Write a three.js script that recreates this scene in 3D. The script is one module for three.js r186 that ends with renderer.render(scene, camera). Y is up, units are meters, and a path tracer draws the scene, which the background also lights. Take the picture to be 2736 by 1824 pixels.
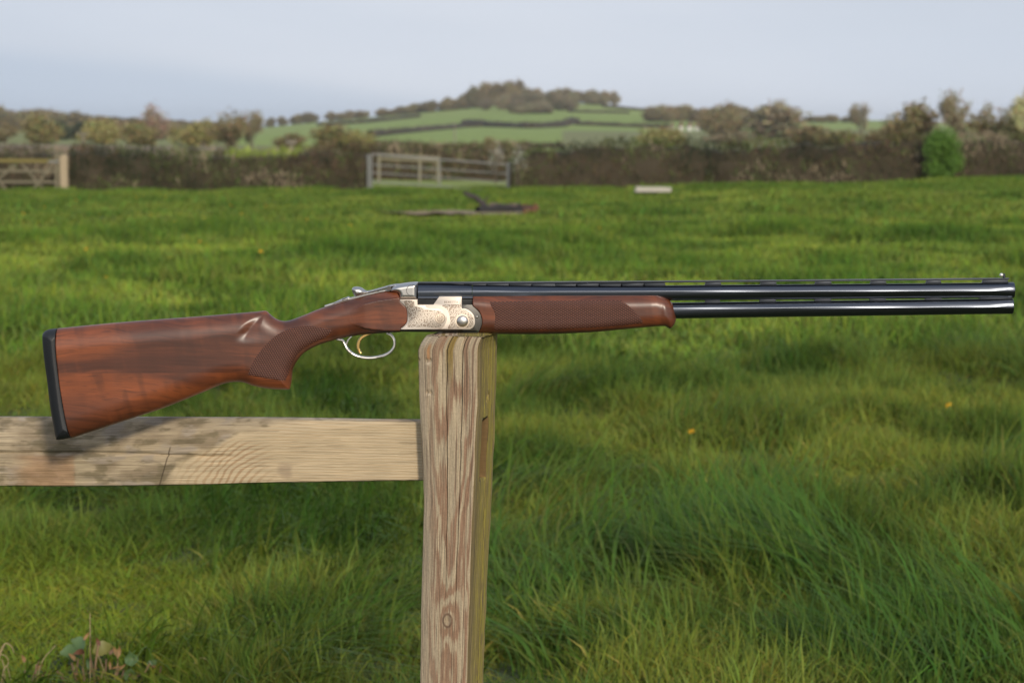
import * as THREE from 'three';
import { mergeGeometries, toCreasedNormals } from 'three/addons/utils/BufferGeometryUtils.js';
import { FontLoader } from 'three/addons/loaders/FontLoader.js';
import { TextGeometry } from 'three/addons/geometries/TextGeometry.js';

// ---------------------------------------------------------------- camera, sky, sun, exposure
const FOC = 6748, CX = 1368, CY = 912, HORIZON = 350, EYE = 1.2;   // lens in pixels of a 2736 x 1824 picture
const scene = new THREE.Scene();
const camera = new THREE.PerspectiveCamera(2 * Math.atan(CY / FOC) * 180 / Math.PI, 1024 / 682, 0.1, 60000);
camera.position.set(0, EYE, 0);
const PITCH = Math.atan((CY - HORIZON) / FOC);
camera.rotation.x = -PITCH;
camera.focus = 3.06;
camera.userData.fStop = 13;
camera.updateMatrixWorld();

const SUN_EL = 25 * Math.PI / 180, SUN_AZ = 18 * Math.PI / 180;    // behind the camera, a little to the right
const sunDir = new THREE.Vector3(Math.sin(SUN_AZ) * Math.cos(SUN_EL), Math.sin(SUN_EL), Math.cos(SUN_AZ) * Math.cos(SUN_EL));

// ---------------------------------------------------------------- small maths
function rng(seed) { let a = seed >>> 0; return () => { a = (a + 0x6D2B79F5) | 0; let t = Math.imul(a ^ (a >>> 15), 1 | a); t = (t + Math.imul(t ^ (t >>> 7), 61 | t)) ^ t; return ((t ^ (t >>> 14)) >>> 0) / 4294967296; }; }
const lerp = (a, b, t) => a + (b - a) * t, clamp = (x, a = 0, b = 1) => Math.min(b, Math.max(a, x));
const sstep = (a, b, x) => { const t = clamp((x - a) / (b - a)); return t * t * (3 - 2 * t); };
function h3(x, y, z) { let n = Math.imul(x, 374761393) ^ Math.imul(y, 668265263) ^ Math.imul(z, 2147483647 ^ 0x5bd1e995); n = Math.imul(n ^ (n >>> 13), 1274126177); return ((n ^ (n >>> 16)) >>> 0) / 4294967296; }
function noise(x, y, z = 0) {                    // value noise, 0..1
  const xi = Math.floor(x), yi = Math.floor(y), zi = Math.floor(z), f = t => t * t * (3 - 2 * t), u = f(x - xi), v = f(y - yi), w = f(z - zi);
  const p = k => lerp(lerp(h3(xi, yi, zi + k), h3(xi + 1, yi, zi + k), u), lerp(h3(xi, yi + 1, zi + k), h3(xi + 1, yi + 1, zi + k), u), v);
  return w === 0 ? p(0) : lerp(p(0), p(1), w);
}
function fbm(x, y, z = 0, o = 4) { let s = 0, a = 0.5, t = 0; for (let i = 0; i < o; i++) { s += a * noise(x, y, z); t += a; a *= 0.5; x = x * 2.03 + 17.1; y = y * 2.03 + 3.7; z = z * 2.03; } return s / t; }
const table = (rows, x) => { if (x <= rows[0][0]) return rows[0][1]; for (let i = 1; i < rows.length; i++) if (x <= rows[i][0]) return lerp(rows[i - 1][1], rows[i][1], (x - rows[i - 1][0]) / (rows[i][0] - rows[i - 1][0])); return rows[rows.length - 1][1]; };
const lin = (r, g, b) => [r, g, b].map(c => { c /= 255; return c <= 0.04045 ? c / 12.92 : ((c + 0.055) / 1.055) ** 2.4; });
const srgbOf = c => clamp(c <= 0.0031308 ? c * 12.92 : 1.055 * c ** (1 / 2.4) - 0.055) * 255;

// a point of the place from its direction (pixel) and its distance along -z
const CP = Math.cos(PITCH), SP = Math.sin(PITCH);
function at(px, py, d) { const u = (px - CX) / FOC, v = -(py - CY) / FOC, dy = v * CP - SP, dz = -(CP + v * SP), t = -d / dz; return new THREE.Vector3(u * t, EYE + dy * t, -d); }

// ---------------------------------------------------------------- sky: thin high overcast with a hazy sun behind the camera
{
  const W = 2048, Hh = 1024, data = new Float32Array(W * Hh * 4), d = new THREE.Vector3();
  for (let j = 0; j < Hh; j++) for (let i = 0; i < W; i++) {
    const el = ((j + 0.5) / Hh - 0.5) * Math.PI, az = ((i + 0.5) / W - 0.5) * 2 * Math.PI;
    d.set(Math.cos(el) * Math.cos(az), Math.sin(el), Math.cos(el) * Math.sin(az));
    const e = Math.max(0, el) * 180 / Math.PI;
    const cs = d.dot(sunDir), ang = Math.acos(clamp(cs, -1, 1)) * 180 / Math.PI;
    // air: pale near the horizon, blue-grey above
    const k = Math.exp(-e / 22);
    let r = lerp(0.27, 0.635, k), g = lerp(0.34, 0.685, k), b = lerp(0.46, 0.765, k);
    // streaky sheets of cloud, lying flat
    const azd = Math.atan2(d.x, -d.z) * 180 / Math.PI;
    const c = fbm(azd * 0.045 + 4, e * 0.32 + azd * 0.035 + 2, 3.3, 5) - 0.5, c2 = fbm(azd * 0.12, e * 0.9 + azd * 0.05, 7.7, 3) - 0.5;
    const m = 1 + 0.34 * c + 0.07 * c2;
    r *= m * (1 + 0.10 * c); g *= m; b *= m * (1 - 0.10 * c);
    // a bank of blue-grey cloud low over the far land, higher towards the left
    const bank = sstep(0.28, -0.25, e - (1.72 - 0.105 * (azd + 11.5)) + 0.5 * c2) * sstep(5, -6, azd);
    r *= 1 - 0.145 * bank; g *= 1 - 0.105 * bank; b *= 1 - 0.065 * bank;
    // the hazy glow round the sun
    const gl = 1.5 * Math.exp(-ang / 9) + 0.62 * Math.exp(-ang / 30);
    r += gl * 1.0; g += gl * 0.93; b += gl * 0.82;
    const o = (j * W + i) * 4; data[o] = r; data[o + 1] = g; data[o + 2] = b; data[o + 3] = 1;
  }
  const sky = new THREE.DataTexture(data, W, Hh, THREE.RGBAFormat, THREE.FloatType);
  sky.mapping = THREE.EquirectangularReflectionMapping; sky.magFilter = THREE.LinearFilter; sky.minFilter = THREE.LinearFilter; sky.needsUpdate = true;
  scene.background = sky; scene.environment = sky; scene.backgroundIntensity = 1; scene.environmentIntensity = 1;
}
const sun = new THREE.DirectionalLight(new THREE.Color().setRGB(1, 0.90, 0.74), 2.3);
sun.position.copy(sunDir).multiplyScalar(60); sun.target.position.set(0, 0, -8);
sun.castShadow = true; sun.shadow.radius = 11; sun.shadow.mapSize.set(2048, 2048);
Object.assign(sun.shadow.camera, { left: -25, right: 25, top: 25, bottom: -25, near: 1, far: 160 });
scene.add(sun, sun.target);
const renderer = new THREE.WebGLRenderer({ antialias: true });
renderer.toneMapping = THREE.LinearToneMapping;
renderer.toneMappingExposure = 1.1;
renderer.shadowMap.enabled = true;

// ---------------------------------------------------------------- scene helpers
const taken = {};
function numbered(name) { const n = taken[name] = (taken[name] ?? -1) + 1; return n ? `${name}_${String(n).padStart(3, '0')}` : name; }
function tag(o, label, category, group, kind) { o.userData.label = label; if (category) o.userData.category = category; if (group) o.userData.group = group; if (kind) o.userData.kind = kind; return o; }
function add(o, parent) { o.castShadow = o.receiveShadow = true; parent.add(o); return o; }
function mesh(name, geo, mat, parent) { const m = new THREE.Mesh(geo, mat); m.name = parent && parent !== scene ? name : numbered(name); return add(m, parent || scene); }
function group(name, pos) { const g = new THREE.Group(); g.name = numbered(name); if (pos) g.position.copy(pos); scene.add(g); return g; }
function mat(color, roughness = 0.8, extra = {}) { const m = new THREE.MeshStandardMaterial({ roughness, side: THREE.DoubleSide, ...extra }); if (color) m.color.setRGB(...color); return m; }
function pmat(color, roughness, extra = {}) { const m = new THREE.MeshPhysicalMaterial({ roughness, side: THREE.DoubleSide, ...extra }); if (color) m.color.setRGB(...color); return m; }
function pixelTexture(W, H, fn, srgb = true) {
  const d = new Uint8Array(W * H * 4);
  for (let j = 0; j < H; j++) for (let i = 0; i < W; i++) { const c = fn((i + 0.5) / W, (j + 0.5) / H), o = (j * W + i) * 4; d[o] = clamp(c[0], 0, 255); d[o + 1] = clamp(c[1], 0, 255); d[o + 2] = clamp(c[2], 0, 255); d[o + 3] = 255; }
  const t = new THREE.DataTexture(d, W, H); t.magFilter = t.minFilter = THREE.LinearFilter; t.wrapS = t.wrapT = THREE.RepeatWrapping; if (srgb) t.colorSpace = THREE.SRGBColorSpace; t.needsUpdate = true; return t;
}
function geoOf(pos, idx, uv, nor, col) {
  const g = new THREE.BufferGeometry(); g.setAttribute('position', new THREE.Float32BufferAttribute(pos, 3));
  if (uv) g.setAttribute('uv', new THREE.Float32BufferAttribute(uv, 2));
  if (col) g.setAttribute('color', new THREE.Float32BufferAttribute(col, 3));
  if (idx) g.setIndex(idx);
  if (nor) g.setAttribute('normal', new THREE.Float32BufferAttribute(nor, 3)); else g.computeVertexNormals();
  return g;
}
const mix3 = (a, b, t) => [lerp(a[0], b[0], t), lerp(a[1], b[1], t), lerp(a[2], b[2], t)];
function tube(pts, r0, r1, seg = 5) { // tapered limb through points
  const pos = [], idx = []; const n = pts.length; const d = new THREE.Vector3(), s = new THREE.Vector3(), u = new THREE.Vector3();
  pts.forEach((p, i) => { d.subVectors(pts[Math.min(n - 1, i + 1)], pts[Math.max(0, i - 1)]).normalize(); s.set(d.z, 0.3, -d.x).cross(d).normalize(); u.crossVectors(d, s); const r = lerp(r0, r1, i / (n - 1)); for (let k = 0; k < seg; k++) { const a = k / seg * Math.PI * 2, c = Math.cos(a) * r, e = Math.sin(a) * r; pos.push(p.x + s.x * c + u.x * e, p.y + s.y * c + u.y * e, p.z + s.z * c + u.z * e); } });
  for (let i = 0; i < n - 1; i++) for (let k = 0; k < seg; k++) { const a = i * seg + k, b = i * seg + (k + 1) % seg; idx.push(a, b, a + seg, b, b + seg, a + seg); }
  const c = pos.length / 3, e = pts[n - 1]; pos.push(e.x, e.y, e.z); for (let k = 0; k < seg; k++) idx.push((n - 1) * seg + k, (n - 1) * seg + (k + 1) % seg, c);
  return geoOf(pos, idx);
}
// ---------------------------------------------------------------- land: a paddock that falls gently to a hedge, a valley behind it, a low hill beyond
const COLS = [-3000, 0, 300, 600, 700, 850, 1000, 1200, 1350, 1500, 1640, 1800, 2000, 2300, 2736, 6000];
const row = (d, fn) => ({ d, h: COLS.map(c => EYE + (HORIZON - fn(c)) / FOC * d) });
const flat = (d, h) => ({ d, h: COLS.map(() => h) });
const edgeRow = c => table([[0, 515], [1000, 513], [1400, 513], [1900, 505], [2300, 492], [2736, 478]], c);
const LAND = [flat(5, 0), flat(22, -0.03), { d: 45, h: COLS.map(c => table([[0, -0.27], [1400, -0.27], [2736, -0.05]], c)) }, row(70, edgeRow), row(84, c => edgeRow(c) - 26), row(130, c => edgeRow(c) - 66),
  row(250, c => table([[0, 391], [600, 399], [1200, 408], [2000, 404], [2736, 392]], c)), row(480, c => table([[0, 383], [600, 390], [1200, 398], [2000, 392], [2736, 372]], c)), row(800, c => table([[0, 368], [600, 376], [1000, 384], [1400, 384], [1900, 378], [2300, 362], [2736, 358]], c)),
  row(1300, c => table([[0, 352], [600, 360], [850, 352], [1000, 346], [1400, 340], [1900, 346], [2300, 342], [2736, 346]], c)),
  row(2000, c => table([[0, 338], [300, 344], [600, 350], [700, 341], [850, 325], [1000, 312], [1200, 292], [1350, 277], [1500, 272], [1640, 281], [1800, 300], [2000, 318], [2300, 320], [2736, 332]], c)),
  row(2800, c => table([[0, 346], [600, 352], [1350, 310], [2000, 340], [2736, 350]], c)), row(5000, () => 349), row(9000, c => table([[-3000, 296], [0, 298], [300, 312], [600, 328], [800, 338], [1000, 345], [2736, 347]], c)), row(10500, () => 352)];
function groundY(x, z, bumps = true) {
  const d = -z; let h;
  if (d <= 5) h = 0; else {
    const u = clamp(x / Math.max(d, 5) * FOC + CX, -3000, 6000); let i = 1; while (i < COLS.length - 1 && u > COLS[i]) i++; const t = (u - COLS[i - 1]) / (COLS[i] - COLS[i - 1]), tt = t;
    let k = 1; while (k < LAND.length - 1 && d > LAND[k].d) k++; const q = clamp((d - LAND[k - 1].d) / (LAND[k].d - LAND[k - 1].d));
    h = lerp(lerp(LAND[k - 1].h[i - 1], LAND[k - 1].h[i], tt), lerp(LAND[k].h[i - 1], LAND[k].h[i], tt), q);
  }
  if (bumps && d < 110) { const k = sstep(110, 72, d); h += k * ((fbm(x * 0.9, z * 0.9, 0, 3) - 0.5) * 0.10 + (fbm(x * 0.23, z * 0.23, 5, 2) - 0.5) * 0.12 + (tuss(x, z)) * 0.05); }
  return h;
}
// where the coarse tussocks stand
function tuss(x, z) { return sstep(0.545, 0.66, fbm(x * 1.25 + 31, z * 0.75 + 7, 3, 3)); }
function onGround(px, py, dMin = 4, dMax = 100) { let a = dMin, prev = null; for (let d = dMin; d < dMax; d *= 1.004) { const p = at(px, py, d); if (p.y <= groundY(p.x, p.z)) return p; } return at(px, py, dMax); }
const G_ = { // soil and herbage colours of the land (linear)
  paddock: [0.036, 0.050, 0.014], pasture: [0.235, 0.305, 0.052], pasture2: [0.255, 0.315, 0.060], rough: [0.185, 0.165, 0.062], plough: [0.25, 0.165, 0.105], wood: [0.06, 0.062, 0.03], far: [0.06, 0.075, 0.05] };
{
  const angs = []; for (let a = -180; a < -18; a += 6) angs.push(a); for (let a = -18; a <= 18.001; a += 0.12) angs.push(a); for (let a = 24; a <= 180; a += 6) angs.push(a);
  const rads = [0.4, 1, 2, 3, 4]; for (let r = 5; r < 90; r *= 1.0105) rads.push(r); for (let r = 90; r < 10500; r *= 1.035) rads.push(r); rads.push(10500);
  const pos = [], idx = [], col = [], n = angs.length, c = [0, 0, 0];
  for (const r of rads) for (const a of angs) {
    const t = a * Math.PI / 180, x = r * Math.sin(t), z = -r * Math.cos(t), d = -z, y = groundY(x, z), u = d > 1 ? x / d * FOC + CX : 0;
    pos.push(x, y, z);
    const n1 = fbm(x * 0.02, z * 0.02, 3, 3), n2 = fbm(x * 0.6, z * 0.6, 1, 3);
    let k;
    if (d < 76) k = mix3(G_.paddock, [0.055, 0.058, 0.02], sstep(0.4, 0.7, n2));
    else if (d < 350 && u < 600 && d > 100) k = mix3(G_.plough, [0.20, 0.135, 0.085], n1);
    else if (d < 520) k = mix3(G_.pasture, G_.rough, (u > 1500 || u < 1000 ? 0.9 : 0.3));
    else if (d < 2700) { k = mix3(G_.pasture, G_.pasture2, sstep(0.35, 0.65, fbm(x * 0.004, z * 0.004, 9, 2))); if (u > 1500 && d < 1150) k = mix3(k, G_.rough, 0.75); if (u < 620) k = mix3(k, G_.rough, 0.6); }
    else k = G_.far;
    const m = 0.92 + 0.16 * n2; col.push(k[0] * m, k[1] * m, k[2] * m);
  }
  for (let i = 0; i < rads.length - 1; i++) for (let k = 0; k < n; k++) { const a = i * n + k, b = i * n + (k + 1) % n, e = a + n, f = b + n; idx.push(a, b, e, b, f, e); }
  const g = mesh('terrain', geoOf(pos, idx, null, null, col), mat([1, 1, 1], 0.95, { vertexColors: true }), scene);
  tag(g, 'grassy paddock falling to a hedge with hill pastures beyond', null, null, 'structure');
}
// ---------------------------------------------------------------- foliage builders
function leafGeo(list) { // list of [x,y,z, size, aspect, rgb, up]  -> one geometry of small bent faces
  const pos = [], col = [], idx = [], nor = []; const R = rng(list.length * 7 + 3), v = new THREE.Vector3(), a = new THREE.Vector3(), b = new THREE.Vector3(), n = new THREE.Vector3();
  for (const [x, y, z, s, asp, c, stem] of list) {
    n.set(R() * 2 - 1, R() * 2 - 1, R() * 2 - 1).normalize(); if (stem) { a.set((R() - 0.5) * stem[1], stem[0], (R() - 0.5) * stem[1]).normalize(); b.crossVectors(a, n).normalize(); } else { a.set(R() * 2 - 1, R() * 2 - 1, R() * 2 - 1).cross(n).normalize(); b.crossVectors(n, a); }
    const l = s, w = s * asp, o = pos.length / 3;
    pos.push(x - a.x * l / 2, y - a.y * l / 2, z - a.z * l / 2, x + b.x * w / 2, y + b.y * w / 2, z + b.z * w / 2, x + a.x * l / 2, y + a.y * l / 2, z + a.z * l / 2, x - b.x * w / 2, y - b.y * w / 2, z - b.z * w / 2);
    for (let k = 0; k < 4; k++) col.push(...c); idx.push(o, o + 1, o + 2, o, o + 2, o + 3);
  }
  return geoOf(pos, idx, null, null, col);
}
const leafMat = mat([1, 1, 1], 0.75, { vertexColors: true });
const barkMat = mat([0.12, 0.095, 0.065], 0.9);
// a thicket along a line on the ground; shade() gives each face its colour
function thicket(name, label, pts, { h, w, n, leaf, shade, seed, twig = 0.5, category = 'hedge', grp, ragged = 0.2, root = null }) {
  const R = rng(seed), L = [], seg = []; let len = 0; for (let i = 1; i < pts.length; i++) { const l = Math.hypot(pts[i][0] - pts[i - 1][0], pts[i][1] - pts[i - 1][1]); seg.push([len, l]); len += l; }
  const spot = s => { let i = 0; while (i < seg.length - 1 && s > seg[i][0] + seg[i][1]) i++; const t = (s - seg[i][0]) / seg[i][1], a = pts[i], b = pts[i + 1]; return [lerp(a[0], b[0], t), lerp(a[1], b[1], t), (b[1] - a[1]) / seg[i][1], -(b[0] - a[0]) / seg[i][1]]; };
  const o = group(name, new THREE.Vector3(pts[0][0], groundY(pts[0][0], pts[0][1]), pts[0][1])), ox = o.position.x, oy = o.position.y, oz = o.position.z;
  const top = s => (typeof h === 'function' ? h(s) : h) * (1 + ragged * (fbm(s * 0.9, seed, 2, 3) - 0.5) + ragged * 0.5 * (fbm(s * 5, seed, 4, 2) - 0.5));
  for (let i = 0; i < n; i++) {
    const s = R() * len, [x, z, nx, nz] = spot(s), T = top(s), q = R() ** 0.8, y = q * T * (0.94 + 0.12 * R());
    const bul = w * (0.8 + 0.45 * (fbm(s * 1.3, q * 2.3, seed, 2))) * (1 - 0.35 * q * q), sd = (R() < 0.72 ? 1 : -1) * (1 - 0.45 * R() * R()) * bul / 2, X = x + nx * sd, Z = z + nz * sd, gy = groundY(X, Z);
    const c = shade(s / len, q, fbm(s * 0.55, q * 1.4, seed + 3, 3), fbm(s * 2.6, q * 5, seed + 8, 2), R());
    const isT = R() < twig; L.push([X - ox, gy + y - oy, Z - oz, leaf * (isT ? 3.2 : 1) * (0.6 + 0.8 * R()), isT ? 0.10 : 0.62, c, isT ? [1, 1.3] : null]);
  }
  mesh('foliage', leafGeo(L), leafMat, o);
  // the woody core
  const pos = [], idx = [], K = Math.max(8, Math.round(len * (root || 3))); for (let i = 0; i <= K; i++) { const s = len * i / K, [x, z, nx, nz] = spot(s), T = top(s); [[-0.34, 0], [-0.36, 0.5], [-0.2, 0.86], [0.2, 0.86], [0.36, 0.5], [0.34, 0]].forEach(([a, b], k) => { const f = a * w * (0.8 + 0.5 * noise(s * 3, k * 3, seed)), X = x + nx * f, Z = z + nz * f; pos.push(X - ox, groundY(X, Z) - oy - 0.03 + b * T * (0.9 + 0.16 * noise(s * 4, k * 5 + 2, seed)), Z - oz); }); }
  for (let i = 0; i < K; i++) for (let k = 0; k < 5; k++) { const a = i * 6 + k; idx.push(a, a + 1, a + 6, a + 1, a + 7, a + 6); }
  mesh('branches', geoOf(pos, idx), mat([0.055, 0.042, 0.024], 0.95), o);
  o.children[0].userData.kind = 'stuff';
  return tag(o, label, category, grp);
}
const pick = (arr, r) => arr[Math.min(arr.length - 1, Math.floor(r * arr.length))];
// ---- hedge at the paddock's far edge
const HEDGE_D = 71;
const hx = px => (px - CX) / FOC * HEDGE_D;
const brown = [0.130, 0.094, 0.046], redb = [0.140, 0.080, 0.046], olive = [0.120, 0.128, 0.036], dark = [0.034, 0.048, 0.014], tan = [0.33, 0.26, 0.165], green = [0.085, 0.150, 0.030], lime = [0.30, 0.39, 0.05];
// each mixes() gives shares of dead stalk, ivy, green and lime; broad drifts of one kind come from the noise, single leaves from chance
const hedgeShade = (mixes) => (t, q, a, b, r) => {
  const m = mixes(t, q, a, b), v = clamp(0.5 + (a - 0.5) * 2.2 + (b - 0.5) * 0.9 + (r - 0.5) * 0.55); let c = mix3(brown, redb, sstep(0.3, 0.7, b));
  if (v < m.dark) c = dark; else if (v > 1 - m.tan) c = tan; else if (v > 1 - m.tan - m.green) c = mix3(green, olive, r); if (m.lime && r < m.lime) c = lime;
  return c.map(x => x * (0.45 + 0.8 * b));
};
thicket('hedge', 'cut brown and green hedge between the wooden gate and the metal gate', [[hx(184), -HEDGE_D], [hx(600), -HEDGE_D - 0.3], [hx(982), -HEDGE_D]], { h: s => 1.27 + 0.05 * Math.sin(s), w: 1.1, n: 17000, leaf: 0.065, seed: 11,
  shade: hedgeShade((t, q) => ({ tan: q < 0.45 ? 0.18 : 0.04, dark: 0.18 + 0.40 * sstep(0.06, 0.2, t) * sstep(0.5, 0.36, t), green: 0.38 + (q < 0.25 ? 0.25 : 0), lime: q > 0.84 && t > 0.53 && t < 0.80 ? 0.8 : 0 })) });
thicket('hedge', 'long cut brown hedge running right from the metal gate', [[hx(1360), -HEDGE_D], [hx(1900), -HEDGE_D - 0.4], [hx(2300), -HEDGE_D + 1], [hx(2800), -HEDGE_D + 2], [hx(3300), -HEDGE_D + 4]], { h: s => table([[0, 1.0], [0.8, 1.28], [3, 1.38], [8, 1.34], [14, 1.30], [20, 1.32]], s), w: 1.2, n: 30000, leaf: 0.065, seed: 23,
  shade: hedgeShade((t, q) => ({ tan: q < 0.62 ? 0.06 + 0.14 * sstep(0.16, 0.3, t) : 0.03, dark: 0.30 - 0.08 * sstep(0.5, 0.9, t), green: 0.30 + 0.32 * sstep(0.55, 0.25, t) * q + (q < 0.2 ? 0.25 : 0), lime: 0 })) });
thicket('hedge', 'hedge with pale bare twigs behind the wooden gate', [[hx(-420), -HEDGE_D - 2], [hx(183), -HEDGE_D - 1.4]], { h: 1.25, w: 1.0, n: 9000, leaf: 0.06, seed: 31, twig: 0.65,
  shade: hedgeShade((t, q, a, b) => ({ tan: q > 0.7 ? 0.30 : 0.12, dark: 0.25, green: 0.22, lime: 0.0 })) });
thicket('hedge', 'low rough brown hedge seen through and above the metal gate', [[(930 - CX) / FOC * 88, -88], [(1420 - CX) / FOC * 88, -88]], { h: 1.28, w: 1.4, n: 9000, leaf: 0.08, seed: 41, ragged: 0.12,
  shade: hedgeShade((t, q, a, b) => ({ tan: 0.20, dark: 0.06, green: 0.18, lime: 0.0 })) });
// sprays of white blackthorn blossom at the gate end of the long hedge
for (const [px, py, sz, lb] of [[1325, 418, 0.20, 'spray of white blackthorn blossom nearer the metal gate'], [1384, 424, 0.20, 'spray of white blackthorn blossom in the hedge end, further from the gate']]) {
  const p = at(px, py, HEDGE_D - 0.75), o = group('blossom_spray', p), R = rng(px), L = [], L2 = []; const gy = groundY(p.x, p.z);
  for (let i = 0; i < 170; i++) { const a = R() * 6.28, r = sz * 1.5 * R() ** 0.8, k = Math.floor(R() * 5); L.push([Math.cos(k * 1.3) * 0.10 + Math.cos(a) * r * 0.6, Math.sin(k * 1.9) * 0.16 + Math.sin(a) * r, (R() - 0.5) * 0.25, 0.022 + 0.025 * R(), 0.8, [0.62, 0.61, 0.52]]); }
  mesh('petals', leafGeo(L), leafMat, o).userData.kind = 'stuff'; const tw = []; for (let i = 0; i < 5; i++) tw.push(tube([new THREE.Vector3((R() - 0.5) * 0.1, -0.75, -0.15), new THREE.Vector3((R() - 0.5) * 0.2, -0.2, -0.05), new THREE.Vector3((R() - 0.5) * 0.3, 0.2, 0)], 0.012, 0.003)); for (const g of tw) mesh('twig', g, barkMat, o); tag(o, lb, 'blossom', 'blackthorn blossom by the metal gate');
}
// ---- trees in bare early-spring twig: four skeletons, each with trunk and crown
function makeTree(seed, spread, lowCrown, dens) {
  const R = rng(seed), limbs = [], leaves = [], up = new THREE.Vector3(0, 1, 0);
  const grow = (p, d, len, r, lev) => {
    const pts = [p.clone()], q = p.clone(), dd = d.clone(); for (let i = 0; i < 4; i++) { dd.x += (R() - 0.5) * 0.35; dd.z += (R() - 0.5) * 0.35; dd.y += 0.05; dd.normalize(); q.addScaledVector(dd, len / 4); pts.push(q.clone()); }
    if (lev < 4) limbs.push(tube(pts, r, r * 0.55, lev < 2 ? 6 : 4));
    if (lev >= 2) for (let i = 0; i < dens; i++) { const t = pts[1 + Math.floor(R() * 4)]; leaves.push([t.x + (R() - 0.5) * 0.13, t.y + (R() - 0.5) * 0.13, t.z + (R() - 0.5) * 0.13, 0.045 * (0.6 + R()), 0.22 + 0.3 * R(), [0.8 + 0.4 * R(), 0.8 + 0.4 * R(), 0.85 + 0.3 * R()], null]); }
    if (lev >= 4) return;
    const kids = lev === 0 ? 6 : 3 + (R() < 0.5 ? 1 : 0);
    for (let k = 0; k < kids; k++) { const s = pts[lev === 0 ? 2 + Math.floor(R() * 3) : 1 + Math.floor(R() * 4)], a = R() * 6.28, tilt = (lev === 0 ? 0.45 + R() * 0.6 : 0.5 + R() * 0.6) * spread; const nd = dd.clone().applyAxisAngle(new THREE.Vector3(Math.cos(a), 0, Math.sin(a)), tilt).normalize(); if (nd.y < -0.1) nd.y *= -0.5; grow(s, nd, len * (0.62 + 0.2 * R()), r * 0.5, lev + 1); }
  };
  grow(new THREE.Vector3(0, -0.02, 0), up, lowCrown, 0.034, 0);
  const trunk = mergeGeometries(limbs.map(g => g)), crown = leafGeo(leaves); trunk.computeBoundingBox(); crown.computeBoundingBox();
  const H = Math.max(trunk.boundingBox.max.y, crown.boundingBox.max.y), W = crown.boundingBox.max.x - crown.boundingBox.min.x; for (const g of [trunk, crown]) { g.scale(1 / H, 1 / H, 1 / H); } return { trunk, crown, W: W / H };
}
const TREES = [makeTree(3, 0.95, 0.30, 9), makeTree(8, 0.8, 0.34, 9), makeTree(15, 1.15, 0.22, 10), makeTree(21, 0.7, 0.28, 10)];
const crownMats = { olive: [0.27, 0.235, 0.095], brown: [0.25, 0.20, 0.095], grey: [0.27, 0.23, 0.135], willow: [0.34, 0.30, 0.11], pink: [0.34, 0.245, 0.175], dark: [0.07, 0.08, 0.045], cream: [0.52, 0.49, 0.25] };
for (const k in crownMats) crownMats[k] = mat(crownMats[k], 0.85, { vertexColors: true });
function tree(px, topPy, basePy, wPx, d, kind, tone, label, grp, name = 'tree') {
  const p = at(px, basePy, d); p.y = groundY(p.x, p.z); const top = at(px, topPy, d), H0 = Math.max(0.5, top.y - p.y), H = 1.55 * H0, o = group(name, p), T = TREES[kind], R = rng(px * 3 + topPy), W = wPx / FOC * d;
  mesh('trunk', T.trunk, barkMat, o); mesh('crown', T.crown, crownMats[tone], o); o.children[1].userData.kind = 'stuff';
  o.scale.set(W / T.W * 1.1, H, W / T.W * 1.1); o.position.y -= 0.30 * H0; o.rotation.y = R() * 6.28; return tag(o, label, 'tree', grp);
}
// left: trees in the valley fields
const VT = 'trees in the valley left of the hill';
tree(105, 312, 398, 110, 470, 2, 'olive', 'broad olive round-headed tree above the wooden gate post', VT);
tree(20, 330, 395, 80, 520, 0, 'brown', 'brown tree cut by the left edge of the picture', VT);
tree(225, 340, 396, 60, 560, 1, 'willow', 'small yellowish tree left of the pale willow, beside the utility pole', VT);
tree(310, 322, 398, 105, 500, 2, 'willow', 'wide yellow-green willow left of the tallest pinkish tree', VT);
tree(408, 288, 402, 92, 430, 0, 'pink', 'tall pinkish-brown round-topped tree, tallest above the left hedge', VT);
tree(398, 330, 404, 110, 428, 2, 'olive', 'olive lower tree standing in front of the tall pinkish tree', VT);
tree(545, 328, 402, 110, 440, 2, 'willow', 'pale olive tree left of the big bare oak', VT);
tree(630, 305, 408, 120, 420, 0, 'brown', 'big bare oak with ragged crown, above the middle of the left hedge', VT);
tree(672, 308, 408, 75, 422, 1, 'grey', 'narrower bare tree leaning out on the right of the big oak', VT);
tree(480, 345, 404, 90, 450, 1, 'willow', 'low greenish tree between the tall pinkish tree and the oak', VT);
tree(775, 360, 410, 90, 330, 2, 'brown', 'low rounded brown bush just above the lime-topped hedge', VT, 'bush');
tree(905, 338, 415, 150, 350, 2, 'olive', 'broad pale olive tree left of the metal gate', VT);
tree(945, 352, 415, 90, 345, 0, 'willow', 'lower pale tree on the right of the broad olive tree by the gate', VT);
tree(1312, 370, 402, 46, 300, 1, 'brown', 'small brown bush in the field above the right end of the metal gate', VT, 'bush');
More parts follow.
